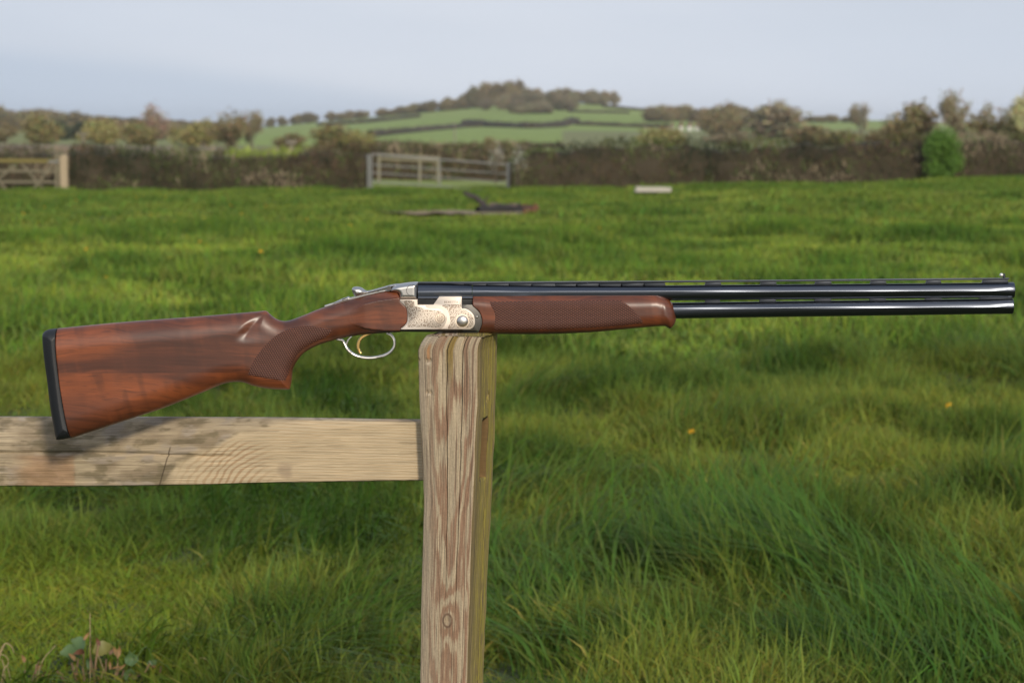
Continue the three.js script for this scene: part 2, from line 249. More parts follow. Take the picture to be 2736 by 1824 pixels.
// right: trees behind the long hedge
const RT = 'trees behind the right part of the long hedge';
tree(2440, 285, 385, 150, 260, 2, 'brown', 'dense brown bush-like tree left of the evergreen in the hedge', RT);
tree(2555, 262, 385, 100, 255, 1, 'grey', 'tall wind-leaning grey tree behind the evergreen bush', RT);
tree(2630, 290, 385, 120, 250, 0, 'brown', 'brown tree between the wind-leaning tree and the right edge', RT);
tree(2700, 275, 385, 110, 245, 2, 'olive', 'olive tree at the right edge, below the pale blossoming one', RT);
tree(2742, 238, 385, 90, 240, 0, 'cream', 'pale creamy blossoming tree cut by the right edge of the picture', RT);
tree(2300, 286, 372, 62, 900, 1, 'grey', 'lone thin bare tree on the skyline above the right field', RT);
tree(2010, 290, 372, 190, 820, 2, 'grey', 'wide grey-brown thicket of trees below the white houses, right side', RT);
tree(1900, 300, 374, 130, 830, 0, 'brown', 'brown trees right beside the white houses', RT);
tree(2070, 280, 372, 85, 840, 1, 'grey', 'taller bare tree at the right end of the house thicket', RT);
tree(2120, 292, 372, 90, 1100, 2, 'brown', 'brown round tree at the left end of the right skyline field', RT);
tree(1975, 282, 372, 90, 1100, 2, 'brown', 'dark brown tree behind the thicket right of the houses', RT);
tree(2150, 340, 385, 150, 400, 2, 'brown', 'low brown scrub tree just over the hedge, under the right field', RT, 'bush');
tree(1820, 345, 390, 150, 420, 2, 'willow', 'pale straw-coloured scrub over the hedge, under the white houses', RT, 'bush');
tree(2250, 352, 385, 120, 380, 2, 'olive', 'olive scrub over the hedge right of the brown scrub', RT, 'bush');
tree(2370, 345, 385, 110, 360, 0, 'brown', 'brown scrub over the hedge, left of the dense bush-like tree', RT, 'bush');
tree(1960, 352, 390, 170, 400, 0, 'grey', 'grey scrub over the hedge right of the pale straw scrub', RT, 'bush');
// evergreen growing up through the hedge, uneven and looser below
{ const p = at(2518, 470, HEDGE_D - 2.2); p.y = groundY(p.x, p.z); const o = group('evergreen_bush', p), R = rng(5), L = [], lobes = []; for (let k = 0; k < 15; k++) lobes.push([(R() - 0.5) * 0.75, 0.30 + R() * 0.95, (R() - 0.5) * 0.6, 0.16 + 0.16 * R()]); lobes.push([0.05, 1.15, 0, 0.36], [-0.2, 1.0, 0.1, 0.3], [0.25, 0.95, 0.1, 0.3]);
  for (const [lx, ly, lz, lr] of lobes) for (let i = 0; i < 3600 * lr * lr + 60; i++) { const a = R() * 6.28, e = Math.acos(2 * R() - 1), r = lr * (0.55 + 0.6 * R()), b = 0.6 + 0.8 * R() * (0.6 + 0.4 * noise(lx * 9, ly * 9, 2)); L.push([lx + Math.sin(e) * Math.cos(a) * r, ly + Math.cos(e) * r, lz + Math.sin(e) * Math.sin(a) * r, 0.055 + 0.03 * R(), 0.5, [0.115 * b, 0.225 * b, 0.030 * b]]); }
  mesh('crown', leafGeo(L), leafMat, o).userData.kind = 'stuff'; mesh('trunk', tube([new THREE.Vector3(0, -0.05, 0), new THREE.Vector3(0.02, 0.4, 0), new THREE.Vector3(0, 1.1, 0)], 0.06, 0.03, 7), barkMat, o); tag(o, 'bright green rounded evergreen bush rising from the long hedge', 'bush'); }
// ---- the hill's woods (far masses) and field hedges
function farWood(name, label, spots, tone, seed) { // spots: [column, distance, height m, width m, count, spread m]
  const R = rng(seed), items = []; for (const [px, d, h, w, n, sp] of spots) for (let i = 0; i < n; i++) { const x = (px - CX) / FOC * d + (R() - 0.5) * sp, z = -d + (R() - 0.5) * sp * 0.5; items.push([x, groundY(x, z, false) - 0.3, z, h * (0.75 + 0.4 * R()), w * (0.8 + 0.5 * R()), R() * 6.28, R()]); }
  const src = TREES[2], g = src.crown.clone(), o = new THREE.InstancedMesh(g, crownMats[tone], items.length); o.name = numbered(name); const m = new THREE.Matrix4(), q = new THREE.Quaternion(), c = new THREE.Color(), Y = new THREE.Vector3(0, 1, 0);
  items.forEach(([x, y, z, h, w, a, r], i) => { m.compose(new THREE.Vector3(x, y - h * 0.12, z), q.setFromAxisAngle(Y, a), new THREE.Vector3(w / src.W, h * 1.1, w / src.W)); o.setMatrixAt(i, m); const k = 0.75 + 0.5 * r; o.setColorAt(i, c.setRGB(k, k * (0.95 + 0.1 * R()), k)); });
  add(o, scene); return tag(o, label, 'wood', null, 'stuff');
}
farWood('hilltop_wood', 'dark rounded wood on the top of the hill', [[1262, 1930, 15, 13, 5, 20], [1300, 1930, 20, 15, 6, 24], [1345, 1930, 19, 15, 6, 24], [1383, 1930, 14, 13, 5, 20]], 'brown', 1);
farWood('hillside_wood', 'brown wood spilling down the hillside below the hilltop', [[1352, 1800, 11, 12, 5, 22], [1395, 1760, 15, 14, 7, 26], [1440, 1740, 14, 14, 7, 26], [1482, 1700, 9, 12, 4, 18], [1400, 1640, 9, 11, 5, 26], [1450, 1620, 8, 11, 4, 26]], 'grey', 2);
farWood('ridge_trees', 'row of bare trees along the crest right of the hilltop wood', [[1480, 1960, 12, 12, 5, 20], [1530, 1960, 11, 12, 6, 24], [1575, 1960, 12, 12, 6, 22], [1610, 1960, 12, 12, 5, 18]], 'grey', 3);
farWood('left_ridge_trees', 'line of trees along the left shoulder of the hill', [[740, 1950, 9, 9, 3, 12], [790, 1950, 8, 9, 3, 12], [840, 1950, 9, 10, 4, 16], [880, 1950, 8, 10, 4, 18], [940, 1960, 7, 9, 4, 20], [990, 1960, 7, 9, 4, 22], [1040, 1960, 7, 9, 4, 22], [1090, 1960, 8, 10, 4, 22], [1140, 1940, 9, 11, 5, 24], [1180, 1930, 10, 11, 5, 22], [1222, 1930, 11, 12, 5, 20]], 'brown', 4);
farWood('valley_wood', 'brown belt of woodland along the left skyline', [[-60, 1500, 15, 18, 9, 50], [20, 1500, 15, 18, 9, 50], [100, 1500, 13, 18, 9, 50], [180, 1500, 12, 18, 9, 50], [260, 1500, 11, 17, 9, 50], [340, 1500, 9, 16, 9, 50], [420, 1500, 8, 16, 8, 50], [500, 1450, 8, 15, 8, 50], [580, 1400, 7, 14, 8, 50], [150, 800, 6, 10, 7, 40], [270, 760, 6, 10, 7, 40], [450, 800, 6, 10, 6, 40]], 'brown', 5);
farWood('conifer_belt', 'dark evergreen belt on the left skyline', [[140, 1900, 13, 9, 5, 40], [240, 1900, 12, 9, 5, 40], [330, 1900, 9, 9, 5, 40], [180, 700, 6, 7, 4, 14]], 'dark', 6);
farWood('house_trees', 'trees standing behind and around the white houses', [[1760, 1500, 9, 10, 4, 16], [1810, 1560, 12, 10, 4, 18], [1850, 1560, 11, 10, 4, 18], [1890, 1560, 9, 10, 4, 16], [1960, 1500, 12, 13, 5, 22], [2010, 1500, 13, 13, 5, 22], [2060, 1500, 12, 13, 5, 22], [2180, 1700, 6, 9, 5, 24], [2240, 1700, 5, 8, 4, 20]], 'brown', 7);
const hill = (px, py, dMin = 300) => { for (let d = dMin; d < 2300; d *= 1.006) { const p = at(px, py, d); if (p.y <= groundY(p.x, p.z, false)) return [p.x, p.z]; } const p = at(px, py, 1950); return [p.x, p.z]; };
const hh = hedgeShade(() => ({ tan: 0.08, dark: 0.25, green: 0.2, lime: 0 }));
const hillHedge = (label, pts, h, seed) => thicket('hedgerow', label, pts.map(p => hill(...p)), { h: h * 0.6, w: h * 0.9, n: 2000, leaf: 0.55, seed, shade: hh, category: 'hedgerow', grp: 'field hedges on the hill', ragged: 0.6, root: 0.15, twig: 0.2 });
hillHedge('field hedge slanting across the hill left of the wood', [[990, 366], [1060, 358], [1150, 349], [1235, 341], [1300, 338]], 4.2, 51);
hillHedge('dark field hedge along the foot of the hillside wood', [[1240, 335], [1330, 341], [1420, 343], [1500, 340], [1540, 328]], 5.5, 52);
hillHedge('upper field hedge left of the hilltop wood', [[850, 336], [960, 330], [1040, 322], [1120, 313]], 4.0, 53);
hillHedge('field hedge between the hillside wood and the white houses', [[1540, 334], [1640, 338], [1720, 341], [1790, 343]], 3.6, 54);
hillHedge('crest hedge running down the right shoulder of the hill', [[1610, 287], [1680, 293], [1750, 299], [1800, 305]], 3.4, 55);
hillHedge('hedge crossing the high field right of the wood', [[1520, 300], [1600, 302], [1680, 304]], 2.6, 56);
hillHedge('hedge along the bottom of the big hill pasture', [[960, 398], [1120, 397], [1300, 397], [1500, 394]], 1.8, 57);
// ---- white houses on the slope
{
  const [X0, Z0] = hill(1830, 349, 900), d = -Z0, s = d / FOC, wallM = mat([0.74, 0.72, 0.68], 0.8), roofM = mat([0.19, 0.10, 0.075], 0.85), glassM = mat([0.03, 0.035, 0.04], 0.2);
  const labels = ['white rendered house, leftmost of the row on the slope', 'white rendered house, second from the left of the row', 'white rendered house, third from the left of the row', 'largest white rendered house, right end of the row'];
  [[1793, 12, 15], [1817, 13, 17], [1841, 13, 18], [1864, 17, 19]].forEach(([px, w, h], i) => {
    const x = (px - CX) * s, W = w * s, Hw = h * s * 0.62, Dp = 7, o = group('house', new THREE.Vector3(x, groundY(x, Z0, false) - 0.4, Z0));
    const wall = new THREE.BoxGeometry(W, Hw + 0.4, Dp); wall.translate(0, (Hw + 0.4) / 2, 0); mesh('wall', wall, wallM, o);
    const rs = new THREE.Shape([new THREE.Vector2(-W * 0.58, 0), new THREE.Vector2(W * 0.58, 0), new THREE.Vector2(0, h * s * 0.5)]), rg = new THREE.ExtrudeGeometry(rs, { depth: Dp + 0.8, bevelEnabled: false }); rg.translate(0, Hw + 0.42, -Dp / 2 - 0.4);
    const roof = mesh('roof', rg, roofM, o); const ch = new THREE.BoxGeometry(0.9, 1.8, 0.9); ch.translate(W * 0.2, Hw + h * s * 0.42 + 0.8, -1); mesh('chimney', ch, roofM, roof);
    for (const k of [-0.25, 0.25]) { const g = new THREE.BoxGeometry(W * 0.18, Hw * 0.32, 0.1); g.translate(W * k, Hw * 0.58, Dp / 2 + 0.03); mesh('window', g, glassM, o); }
    tag(o, labels[i], 'house', 'white houses below the hill');
  });
}
// ---- utility poles
for (const [px, top, base, arm, d, label] of [[221, 370, 396, 27, 330, 'utility pole with crossarm in the brown field above the left hedge'], [778, 394, 415, 25, 230, 'utility pole with crossarm just above the lime-topped hedge'], [1215, 343, 384, 0, 640, 'slim pole standing alone in the big hill pasture']]) {
  const p = at(px, base, d); p.y = groundY(p.x, p.z, false); const H = at(px, top, d).y - p.y + 0.02 * d / 10, o = group('utility_pole', p), pm = mat([0.24, 0.21, 0.17], 0.85), r = Math.max(0.11, d * 0.00028);
  const g = new THREE.CylinderGeometry(r * 0.8, r, H, 8); g.translate(0, H / 2, 0); mesh('pole', g, pm, o);
  if (arm) { const W = arm / FOC * d, a = new THREE.BoxGeometry(W, 0.13, 0.12); a.translate(0, H * 0.94, 0.14); mesh('crossarm', a, pm, o); for (const k of [-0.45, 0, 0.45]) { const i = new THREE.CylinderGeometry(0.05, 0.09, 0.2, 8); i.translate(W * k, H * 0.94 + 0.2, 0.14); mesh('insulator', i, mat([0.22, 0.2, 0.18], 0.4), o); } }
  tag(o, label, 'pole');
}
// ---------------------------------------------------------------- grass: real blades in clumps
function bladeGeo(seed, n, rad, hMin, hMax, wid, lean, comb, segs) {
  const R = rng(seed), pos = [], idx = [], col = [], nor = [];
  for (let i = 0; i < n; i++) {
    const a = R() * 6.28, r = rad * Math.sqrt(R()), x = Math.cos(a) * r, z = Math.sin(a) * r, h = lerp(hMin, hMax, R() ** 1.2), w = wid * (0.55 + 0.6 * R() + (R() < 0.10 ? 0.9 : 0));
    const da = comb === null ? R() * 6.28 : comb + (R() - 0.5) * 1.5, L = lean * (0.25 + 1.1 * R()), face = R() * 6.28, fx = Math.cos(face), fz = Math.sin(face);
    const t0 = R(), c = t0 < 0.045 ? [1.9, 1.25, 1.8] : t0 < 0.12 ? [1.25, 1.08, 0.9] : [0.8 + 0.45 * R(), 0.8 + 0.4 * R(), 0.75 + 0.5 * R()];
    const o = pos.length / 3;
    for (let k = 0; k <= segs; k++) {
      const t = k / segs, bend = L * t * t, y = h * Math.max(0.02, (t - 0.42 * L * t * t)), ox = Math.cos(da) * bend * h, oz = Math.sin(da) * bend * h, ww = w * (1 - t ** 2.2) * 0.5 + 0.0002;
      if (k < segs) { pos.push(x + ox - fx * ww, y, z + oz - fz * ww, x + ox + fx * ww, y, z + oz + fz * ww); col.push(...c, ...c); } else { pos.push(x + ox, y, z + oz); col.push(...c); }
      if (k) { const b = o + (k - 1) * 2; if (k < segs) idx.push(b, b + 1, b + 2, b + 1, b + 3, b + 2); else idx.push(b, b + 1, b + 2); }
    }
  }
  return geoOf(pos, idx, null, null, col);
}
const grassMat = pmat([1, 1, 1], 0.65, { specularIntensity: 0.15, vertexColors: true, transmission: 0.35, thickness: 0 });
const grassFar = pmat([1, 1, 1], 0.75, { specularIntensity: 0.2, vertexColors: true });
function sow(name, label, geo, material, items) { // items [x, y, z, scale, scaleY, turn, rgb]
  const o = new THREE.InstancedMesh(geo, material, items.length); o.name = numbered(name); const m = new THREE.Matrix4(), q = new THREE.Quaternion(), s = new THREE.Vector3(), p = new THREE.Vector3(), Y = new THREE.Vector3(0, 1, 0), c = new THREE.Color();
  items.forEach(([x, y, z, k, ky, a, rgb], i) => { m.compose(p.set(x, y - 0.006, z), q.setFromAxisAngle(Y, a), s.set(k, ky, k)); o.setMatrixAt(i, m); o.setColorAt(i, c.setRGB(...rgb)); });
  add(o, scene); return tag(o, label, 'grass', null, 'stuff');
}
const yellowGreen = [0.225, 0.285, 0.050], midGreen = [0.150, 0.222, 0.040], deepGreen = [0.060, 0.126, 0.020], blueGreen = [0.105, 0.205, 0.032];
// mown strip in the near left, lush tussocks along the old fence line, combed long grass on the right
const inPix = (x, y, z) => { const dy = y - EYE, dep = -(z * CP + dy * SP), v = (dy * CP - z * SP) / dep; return [CX + x / dep * FOC, CY - v * FOC]; };
const zones = [[620, 1370, 300, 90], [860, 1470, 300, 110], [1010, 1560, 180, 130], [1750, 1420, 620, 130], [1480, 1310, 260, 90], [1560, 1700, 330, 130], [2300, 1560, 420, 150], [2150, 1380, 330, 70], [120, 1330, 260, 50], [870, 1100, 200, 40], [420, 1330, 280, 70], [2450, 1760, 420, 120], [1330, 1560, 120, 160], [900, 1720, 160, 90]];
const scarP = onGround(1330, 580), scar = (x, z) => Math.hypot((x - scarP.x + 0.3) / 1.8, (z - scarP.z) / 0.75) < 0.8 + 0.4 * noise(x * 3, z * 3);
const longness = (px, py) => { let k = 0; for (const [a, b, c, d] of zones) k = Math.max(k, sstep(1.25, 0.55, Math.hypot((px - a) / c, (py - b) / d))); return k * sstep(0.30, 0.60, fbm(px * 0.0065, py * 0.013, 2, 3)); };
{
  const R = rng(404), near = [[], []], mid = [], tall = [[], []], farA = [], farB = [];
  const spread = 1.30;
  const scatter = (d0, d1, dens, fn) => { const area = 0.5 * (d1 * d1 - d0 * d0) * (2736 / FOC) * spread, n = Math.round(area * dens); for (let i = 0; i < n; i++) { const d = Math.sqrt(lerp(d0 * d0, d1 * d1, R())), x = (R() - 0.5) * 2736 / FOC * spread * d, z = -d; fn(x, z, d); } };
  const tint = (x, z, lon) => { const a = fbm(x * 0.9 + 9, z * 0.5, 2, 3), b = fbm(x * 2.2, z * 1.6, 6, 2); let c = mix3(midGreen, yellowGreen, sstep(0.35, 0.68, a)); c = mix3(c, deepGreen, sstep(0.50, 0.66, b) * 0.7); c = mix3(c, lon > 0.6 ? mix3(deepGreen, blueGreen, b) : deepGreen, Math.min(1, lon * 0.9)); const m = 0.85 + 0.3 * R(); return [c[0] * m, c[1] * m, c[2] * m]; };
  scatter(4.6, 13, 270, (x, z, d) => {
    const y = groundY(x, z), [px, py] = inPix(x, y, z), lon = longness(px, py), mown = sstep(760, 380, px) * sstep(1440, 1560, py), t = tuss(x, z);
    let c = tint(x, z, Math.max(lon, t * 0.5)); if (mown > 0) c = mix3(c, [0.245, 0.325, 0.034], mown * 0.7);
    const f1 = fbm(x * 3.4, z * 2.6, 8, 2); if (mown < 0.5 && f1 < 0.34 && R() < 0.45) return; const k = 0.9 + 0.4 * R(), ky = k * lerp(lerp(0.45, 1.75, sstep(0.25, 0.75, f1)) + 0.5 * t, 0.66, mown);
    near[R() < 0.5 ? 0 : 1].push([x, y, z, k, ky, R() * 6.28, c]);
    if (R() < lon * 0.26 + t * 0.08) { const comb = fbm(x * 0.5, z * 0.5, 20, 2) * 5 - 1.2; tall[R() < 0.5 ? 0 : 1].push([x, y, z, 0.75 + 0.6 * R(), 0.75 + 0.5 * R(), -comb + (px > 1250 ? 2.6 : 0) + (R() - 0.5) * 0.8, mix3(c, lon > 0.6 ? blueGreen : deepGreen, 0.35)]); }
  });
  scatter(13, 32, 95, (x, z, d) => { const y = groundY(x, z), t = tuss(x, z), c = tint(x, z, t * 0.55), k = 1 + 0.5 * R(); mid.push([x, y, z, k * 1.25, k * (lerp(0.35, 1.5, sstep(0.25, 0.75, fbm(x * 2.2, z * 1.7, 8, 2))) + 0.8 * t), R() * 6.28, c]); });
  scatter(32, 73, 26, (x, z, d) => { if (scar(x, z)) return; const y = groundY(x, z), t = tuss(x, z), c = tint(x, z, t * 0.5), k = 1 + 0.5 * R(); (R() < 0.5 ? farA : farB).push([x, y, z, k * 1.5, k * (lerp(0.4, 1.4, sstep(0.25, 0.75, fbm(x * 1.3, z * 0.9, 8, 2))) + 0.7 * t), R() * 6.28, c]); });
  sow('turf_grass', 'short sunlit turf of the near paddock', bladeGeo(1, 58, 0.10, 0.03, 0.088, 0.0036, 0.8, null, 3), grassMat, near[0]);
  sow('turf_grass', 'short turf mixed through the near paddock', bladeGeo(2, 58, 0.10, 0.03, 0.105, 0.0039, 1.05, null, 3), grassMat, near[1]);
  sow('long_grass', 'long arching grass in combed tussocks behind the fence', bladeGeo(3, 46, 0.09, 0.14, 0.30, 0.0048, 1.25, 0.0, 5), grassMat, tall[0]);
  sow('long_grass', 'long lying grass in tussocks behind the fence', bladeGeo(4, 42, 0.10, 0.14, 0.27, 0.0050, 1.5, 0.0, 6), grassMat, tall[1]);
  sow('paddock_grass', 'grass of the middle paddock beyond the gun', bladeGeo(5, 40, 0.16, 0.035, 0.09, 0.0075, 0.8, null, 3), grassFar, mid);
  sow('paddock_grass', 'grass of the far paddock before the hedge', bladeGeo(6, 40, 0.26, 0.03, 0.075, 0.014, 0.8, null, 2), grassFar, farA);
  sow('paddock_grass', 'taller grass of the far paddock before the hedge', bladeGeo(7, 40, 0.26, 0.03, 0.085, 0.012, 0.9, null, 2), grassFar, farB);
  console.log('grass', near[0].length, near[1].length, tall[0].length, tall[1].length, mid.length, farA.length, farB.length);
}
// ---- dandelions
{
  const R = rng(9), dm = mat([0.72, 0.42, 0.02], 0.7), sm = mat([0.10, 0.15, 0.04], 0.7);
  const L = []; for (let k = 0; k < 26; k++) { const a = k * 2.4, r = 0.010 * Math.sqrt(k / 26); L.push([Math.cos(a) * r, 0.004 * (1 - k / 26), Math.sin(a) * r, 0.014, 0.35, [1, 1, 1]]); }
  const head = leafGeo(L), spots = [[202, 548], [367, 543], [441, 538], [617, 564], [645, 590], [545, 604], [466, 612], [695, 705], [451, 725], [286, 784], [533, 674], [933, 627], [161, 660], [228, 693], [348, 640], [2533, 1152], [240, 500 + 45], [60, 590], [120, 573], [708, 566], [820, 610], [402, 590], [1600, 640], [1290, 930], [1840, 1250]];
  spots.forEach(([px, py], i) => { const p = onGround(px, py), o = group('dandelion', p), s = p.z < -20 ? 1.5 : 1.05, hgt = 0.09 + 0.04 * R(); const st = tube([new THREE.Vector3(0, -0.02, 0), new THREE.Vector3(0.005, hgt * 0.5, 0), new THREE.Vector3(0.012, hgt, 0)], 0.0018, 0.0014, 5); mesh('stem', st, sm, o); const f = mesh('flower_head', head, dm, o); f.position.set(0.012, hgt, 0); f.rotation.x = 0.5; f.scale.setScalar(s * (0.9 + 0.3 * R())); o.rotation.y = R() * 6; tag(o, { 7: 'single dandelion flower seen just above the comb of the stock', 9: 'single dandelion flower just above the butt end of the stock', 15: 'lone orange-yellow dandelion far right below the muzzle', 22: 'lone dandelion in the grass above the forend tip', 23: 'lone dandelion just right of the post top', 24: 'lone dandelion in the long grass right of the post' }[i] || 'single yellow dandelion flower standing in the left half of the paddock', 'flower', 'dandelions in the paddock'); });
}
// ---- bare scar and the burnt heap
{
  const p = onGround(1330, 580), R = rng(12), pos = [0, 0.035, 0], idx = [], col = [0.26, 0.2, 0.12], n = 60;
  for (let i = 0; i < n; i++) { const a = i / n * 6.283, r = 0.8 + 0.4 * fbm(Math.cos(a) * 2 + 4, Math.sin(a) * 2, 3, 3), x = Math.cos(a) * 1.75 * r - 0.3, z = Math.sin(a) * 0.55 * r; pos.push(x, groundY(p.x + x, p.z + z) - p.y + 0.06, z); col.push(...mix3([0.22, 0.16, 0.09], [0.3, 0.24, 0.15], R())); idx.push(0, 1 + (i + 1) % n, 1 + i); }
  pos[1] = groundY(p.x, p.z) - p.y + 0.08; const g = mesh('bare_soil', geoOf(pos, idx, null, null, col), mat([1, 1, 1], 0.95, { vertexColors: true }), scene); g.position.copy(p); g.userData.kind = 'structure';
  const char = mat([0.020, 0.018, 0.017], 0.8), rust = mat([0.14, 0.055, 0.03], 0.85), ash = mat([0.13, 0.095, 0.075], 0.9);
  const logs = [[1322, 578, 0.6, 0.075, 0.25, char, 'charred log at the left end of the burnt heap'], [1352, 574, 0.55, 0.085, -0.2, ash, 'grey-brown half burnt log in the middle of the heap'], [1372, 580, 0.65, 0.08, 0.1, char, 'charred log lying at the front of the burnt heap'], [1398, 577, 0.5, 0.075, -0.3, rust, 'reddish burnt lump at the right end of the heap'], [1420, 580, 0.3, 0.045, 0.4, rust, 'small reddish piece lying right of the burnt heap']];
  for (const [px, py, len, r, yaw, m, lb] of logs) { const q = onGround(px, py); q.y += 0.08; const o = group('burnt_log', q), pts = []; for (let i = 0; i < 6; i++) pts.push(new THREE.Vector3((i / 5 - 0.5) * len, 0.03 * R() + 0.05 * (i / 5) * R(), (R() - 0.5) * 0.08)); mesh('log', tube(pts, r * 1.3, r * 0.9, 8), m, o); const e = tube([pts[3].clone(), pts[3].clone().add(new THREE.Vector3(0.05, 0.14 * R() + 0.05, 0))], r * 0.6, r * 0.3, 6); mesh('stub', e, m, o); o.rotation.y = yaw; tag(o, lb, 'log', 'logs of the burnt heap'); }
  const q = onGround(1318, 575); q.y += 0.06; const o = group('charred_branch', q), A = (px, py, dz) => at(px, py, -q.z + dz).sub(q); const bm = mat([0.055, 0.045, 0.04], 0.9);
  mesh('limb', tube([A(1322, 580, 0), A(1305, 562, 0), A(1290, 545, 0.1), A(1272, 528, 0.15), A(1250, 519, 0.2), A(1238, 514, 0.2)], 0.07, 0.03, 8), bm, o); mesh('twig', tube([A(1290, 545, 0.1), A(1300, 530, 0.1), A(1304, 524, 0.1)], 0.025, 0.01, 6), bm, o); mesh('twig', tube([A(1272, 528, 0.15), A(1256, 526, 0.1), A(1246, 522, 0.1)], 0.025, 0.012, 6), bm, o); tag(o, 'crooked charred branch sticking up left out of the burnt heap', 'branch');
}
// ---- pale board lying before the hedge
{ const p = onGround(1745, 527), o = group('board', p), W = 96 / FOC * -p.z, s = new THREE.Shape([[-0.5, 0], [0.48, 0.005], [0.5, 0.12], [0.2, 0.14], [-0.1, 0.135], [-0.46, 0.15]].map(q => new THREE.Vector2(q[0] * W, q[1] * W * 0.9))), g = new THREE.ExtrudeGeometry(s, { depth: 0.35, bevelEnabled: true, bevelSize: 0.006, bevelThickness: 0.006, bevelSegments: 1 }); g.translate(0, 0.13, -0.2); mesh('panel', g, mat([0.48, 0.44, 0.37], 0.8), o); tag(o, 'pale board lying in the grass before the long hedge', 'board'); }
// ---- galvanised field gate
const steel = mat([0.24, 0.245, 0.23], 0.5, { metalness: 0.35 });
function bar(name, a, b, r, parent, m, seg = 10) { const d = b.clone().sub(a), g = new THREE.CylinderGeometry(r, r, d.length(), seg); g.translate(0, d.length() / 2, 0); const o = mesh(name, g, m, parent); o.position.copy(a); o.quaternion.setFromUnitVectors(new THREE.Vector3(0, 1, 0), d.normalize()); return o; }
{
  const D = HEDGE_D - 0.2, A = (px, py) => at(px, py, D), org = A(990, 512), o = group('field_gate', org), L = (px, py) => A(px, py).sub(org);
  const ys = [[412, 439.5], [439.5, 464], [461, 487], [485, 511], [511, 537]]; ys.forEach(([a, b], i) => bar('rail', L(992, a), L(1356, b), i ? 0.016 : 0.021, o, steel));
  bar('stile', L(992, 410), L(992, 513), 0.027, o, steel); bar('stile', L(1356, 437), L(1356, 539), 0.027, o, steel); bar('upright', L(1175, 425.5), L(1175, 524), 0.018, o, steel);
  tag(o, 'long galvanised five-bar metal gate sagging to the right in the hedge gap', 'gate');
  for (const [px, a, b, lb] of [[984, 417, 516, 'steel hanging post at the left end of the metal gate'], [1361, 436, 520, 'slim closing post at the right end of the metal gate']]) { const p = at(px, b, D); p.y = groundY(p.x, p.z) - 0.1; const H = at(px, a, D).y - p.y, q = group('gate_post', p), g = new THREE.CylinderGeometry(0.045, 0.05, H, 12); g.translate(0, H / 2, 0); mesh('shaft', g, steel, q); const c = new THREE.SphereGeometry(0.046, 12, 6, 0, 6.3, 0, 1.57); c.translate(0, H, 0); mesh('cap', c, steel, q); tag(q, lb, 'post'); }
  // old pale timber rails behind the gate
  const D2 = 80, wood = mat([0.27, 0.24, 0.165], 0.85), o2 = group('timber_rails', at(1100, 480, D2)), L2 = (px, py) => at(px, py, D2).sub(o2.position); const box = (name, a, b, w) => bar(name, a, b, w, o2, wood, 4);
  box('rail', L2(1008, 413), L2(1172, 423), 0.045); box('rail', L2(1010, 424), L2(1172, 430), 0.04); for (const px of [1012, 1121, 1170]) box('post', L2(px, 416), L2(px, 486), 0.05); tag(o2, 'old pale timber rails and posts behind the metal gate', 'fence');
}
// ---- wooden five-bar gate and its post at the far left
{
  const D = HEDGE_D - 0.4, wood = mat([0.20, 0.175, 0.115], 0.88), org = at(150, 512, D), o = group('wooden_gate', org), L = (px, py, dz = 0) => at(px, py, D + dz).sub(org);
  const plank = (name, a, b, h, th = 0.035, m = wood) => { const d = b.clone().sub(a), g = new THREE.BoxGeometry(d.length(), h, th); const q = mesh(name, g, m, o); q.position.copy(a).addScaledVector(d, 0.5); q.rotation.z = Math.atan2(d.y, d.x); return q; };
  const mossy = mat([0.20, 0.165, 0.05], 0.9); plank('top_rail', L(-240, 426), L(147, 430), 0.095, 0.06, mossy); for (const [a, b] of [[455, 457], [484, 486], [511, 513]]) plank('rail', L(-240, a), L(147, b), 0.065);
  plank('stile', L(151, 408), L(151, 505), 0.09, 0.05); plank('brace', L(137, 442, -0.05), L(82, 513, -0.05), 0.06); plank('brace', L(57, 438, 0.05), L(118, 508, 0.05), 0.05); plank('brace', L(38, 440, -0.05), L(-30, 500, -0.05), 0.06); plank('brace', L(0, 489, -0.06), L(35, 529, -0.06), 0.05);
  plank('latch', L(128, 431, -0.07), L(156, 431, -0.07), 0.055, 0.02, steel); tag(o, 'mossy wooden five-bar gate with diagonal braces at the far left', 'gate');
  const p = at(171, 505, D - 0.1); p.y = groundY(p.x, p.z) - 0.1; const H = at(171, 412, D - 0.1).y - p.y, W = 21 / FOC * D, g = plateBox(W, H, 0.2); const q = mesh('gate_post', g, mat([0.40, 0.315, 0.205], 0.88), scene); q.position.copy(p); tag(q, 'square pale timber gate post beside the wooden gate', 'post');
  function plateBox(w, h, d) { const s = new THREE.Shape([[-w / 2, 0], [w / 2, 0], [w / 2, h - 0.03], [0, h], [-w / 2, h - 0.04]].map(v => new THREE.Vector2(...v))), e = new THREE.ExtrudeGeometry(s, { depth: d - 0.02, bevelEnabled: true, bevelSize: 0.01, bevelThickness: 0.01, bevelSegments: 1, bevelOffset: -0.01 }); e.translate(0, 0, -d / 2); return e; }
}
// ---------------------------------------------------------------- fence post and rail (square sawn timber, weathered)
const GUN_D = 3.05, FENCE_YAW = 14 * Math.PI / 180;
const tDir = new THREE.Vector3(Math.cos(FENCE_YAW), 0, Math.sin(FENCE_YAW)), nDir = new THREE.Vector3(-Math.sin(FENCE_YAW), 0, Math.cos(FENCE_YAW));
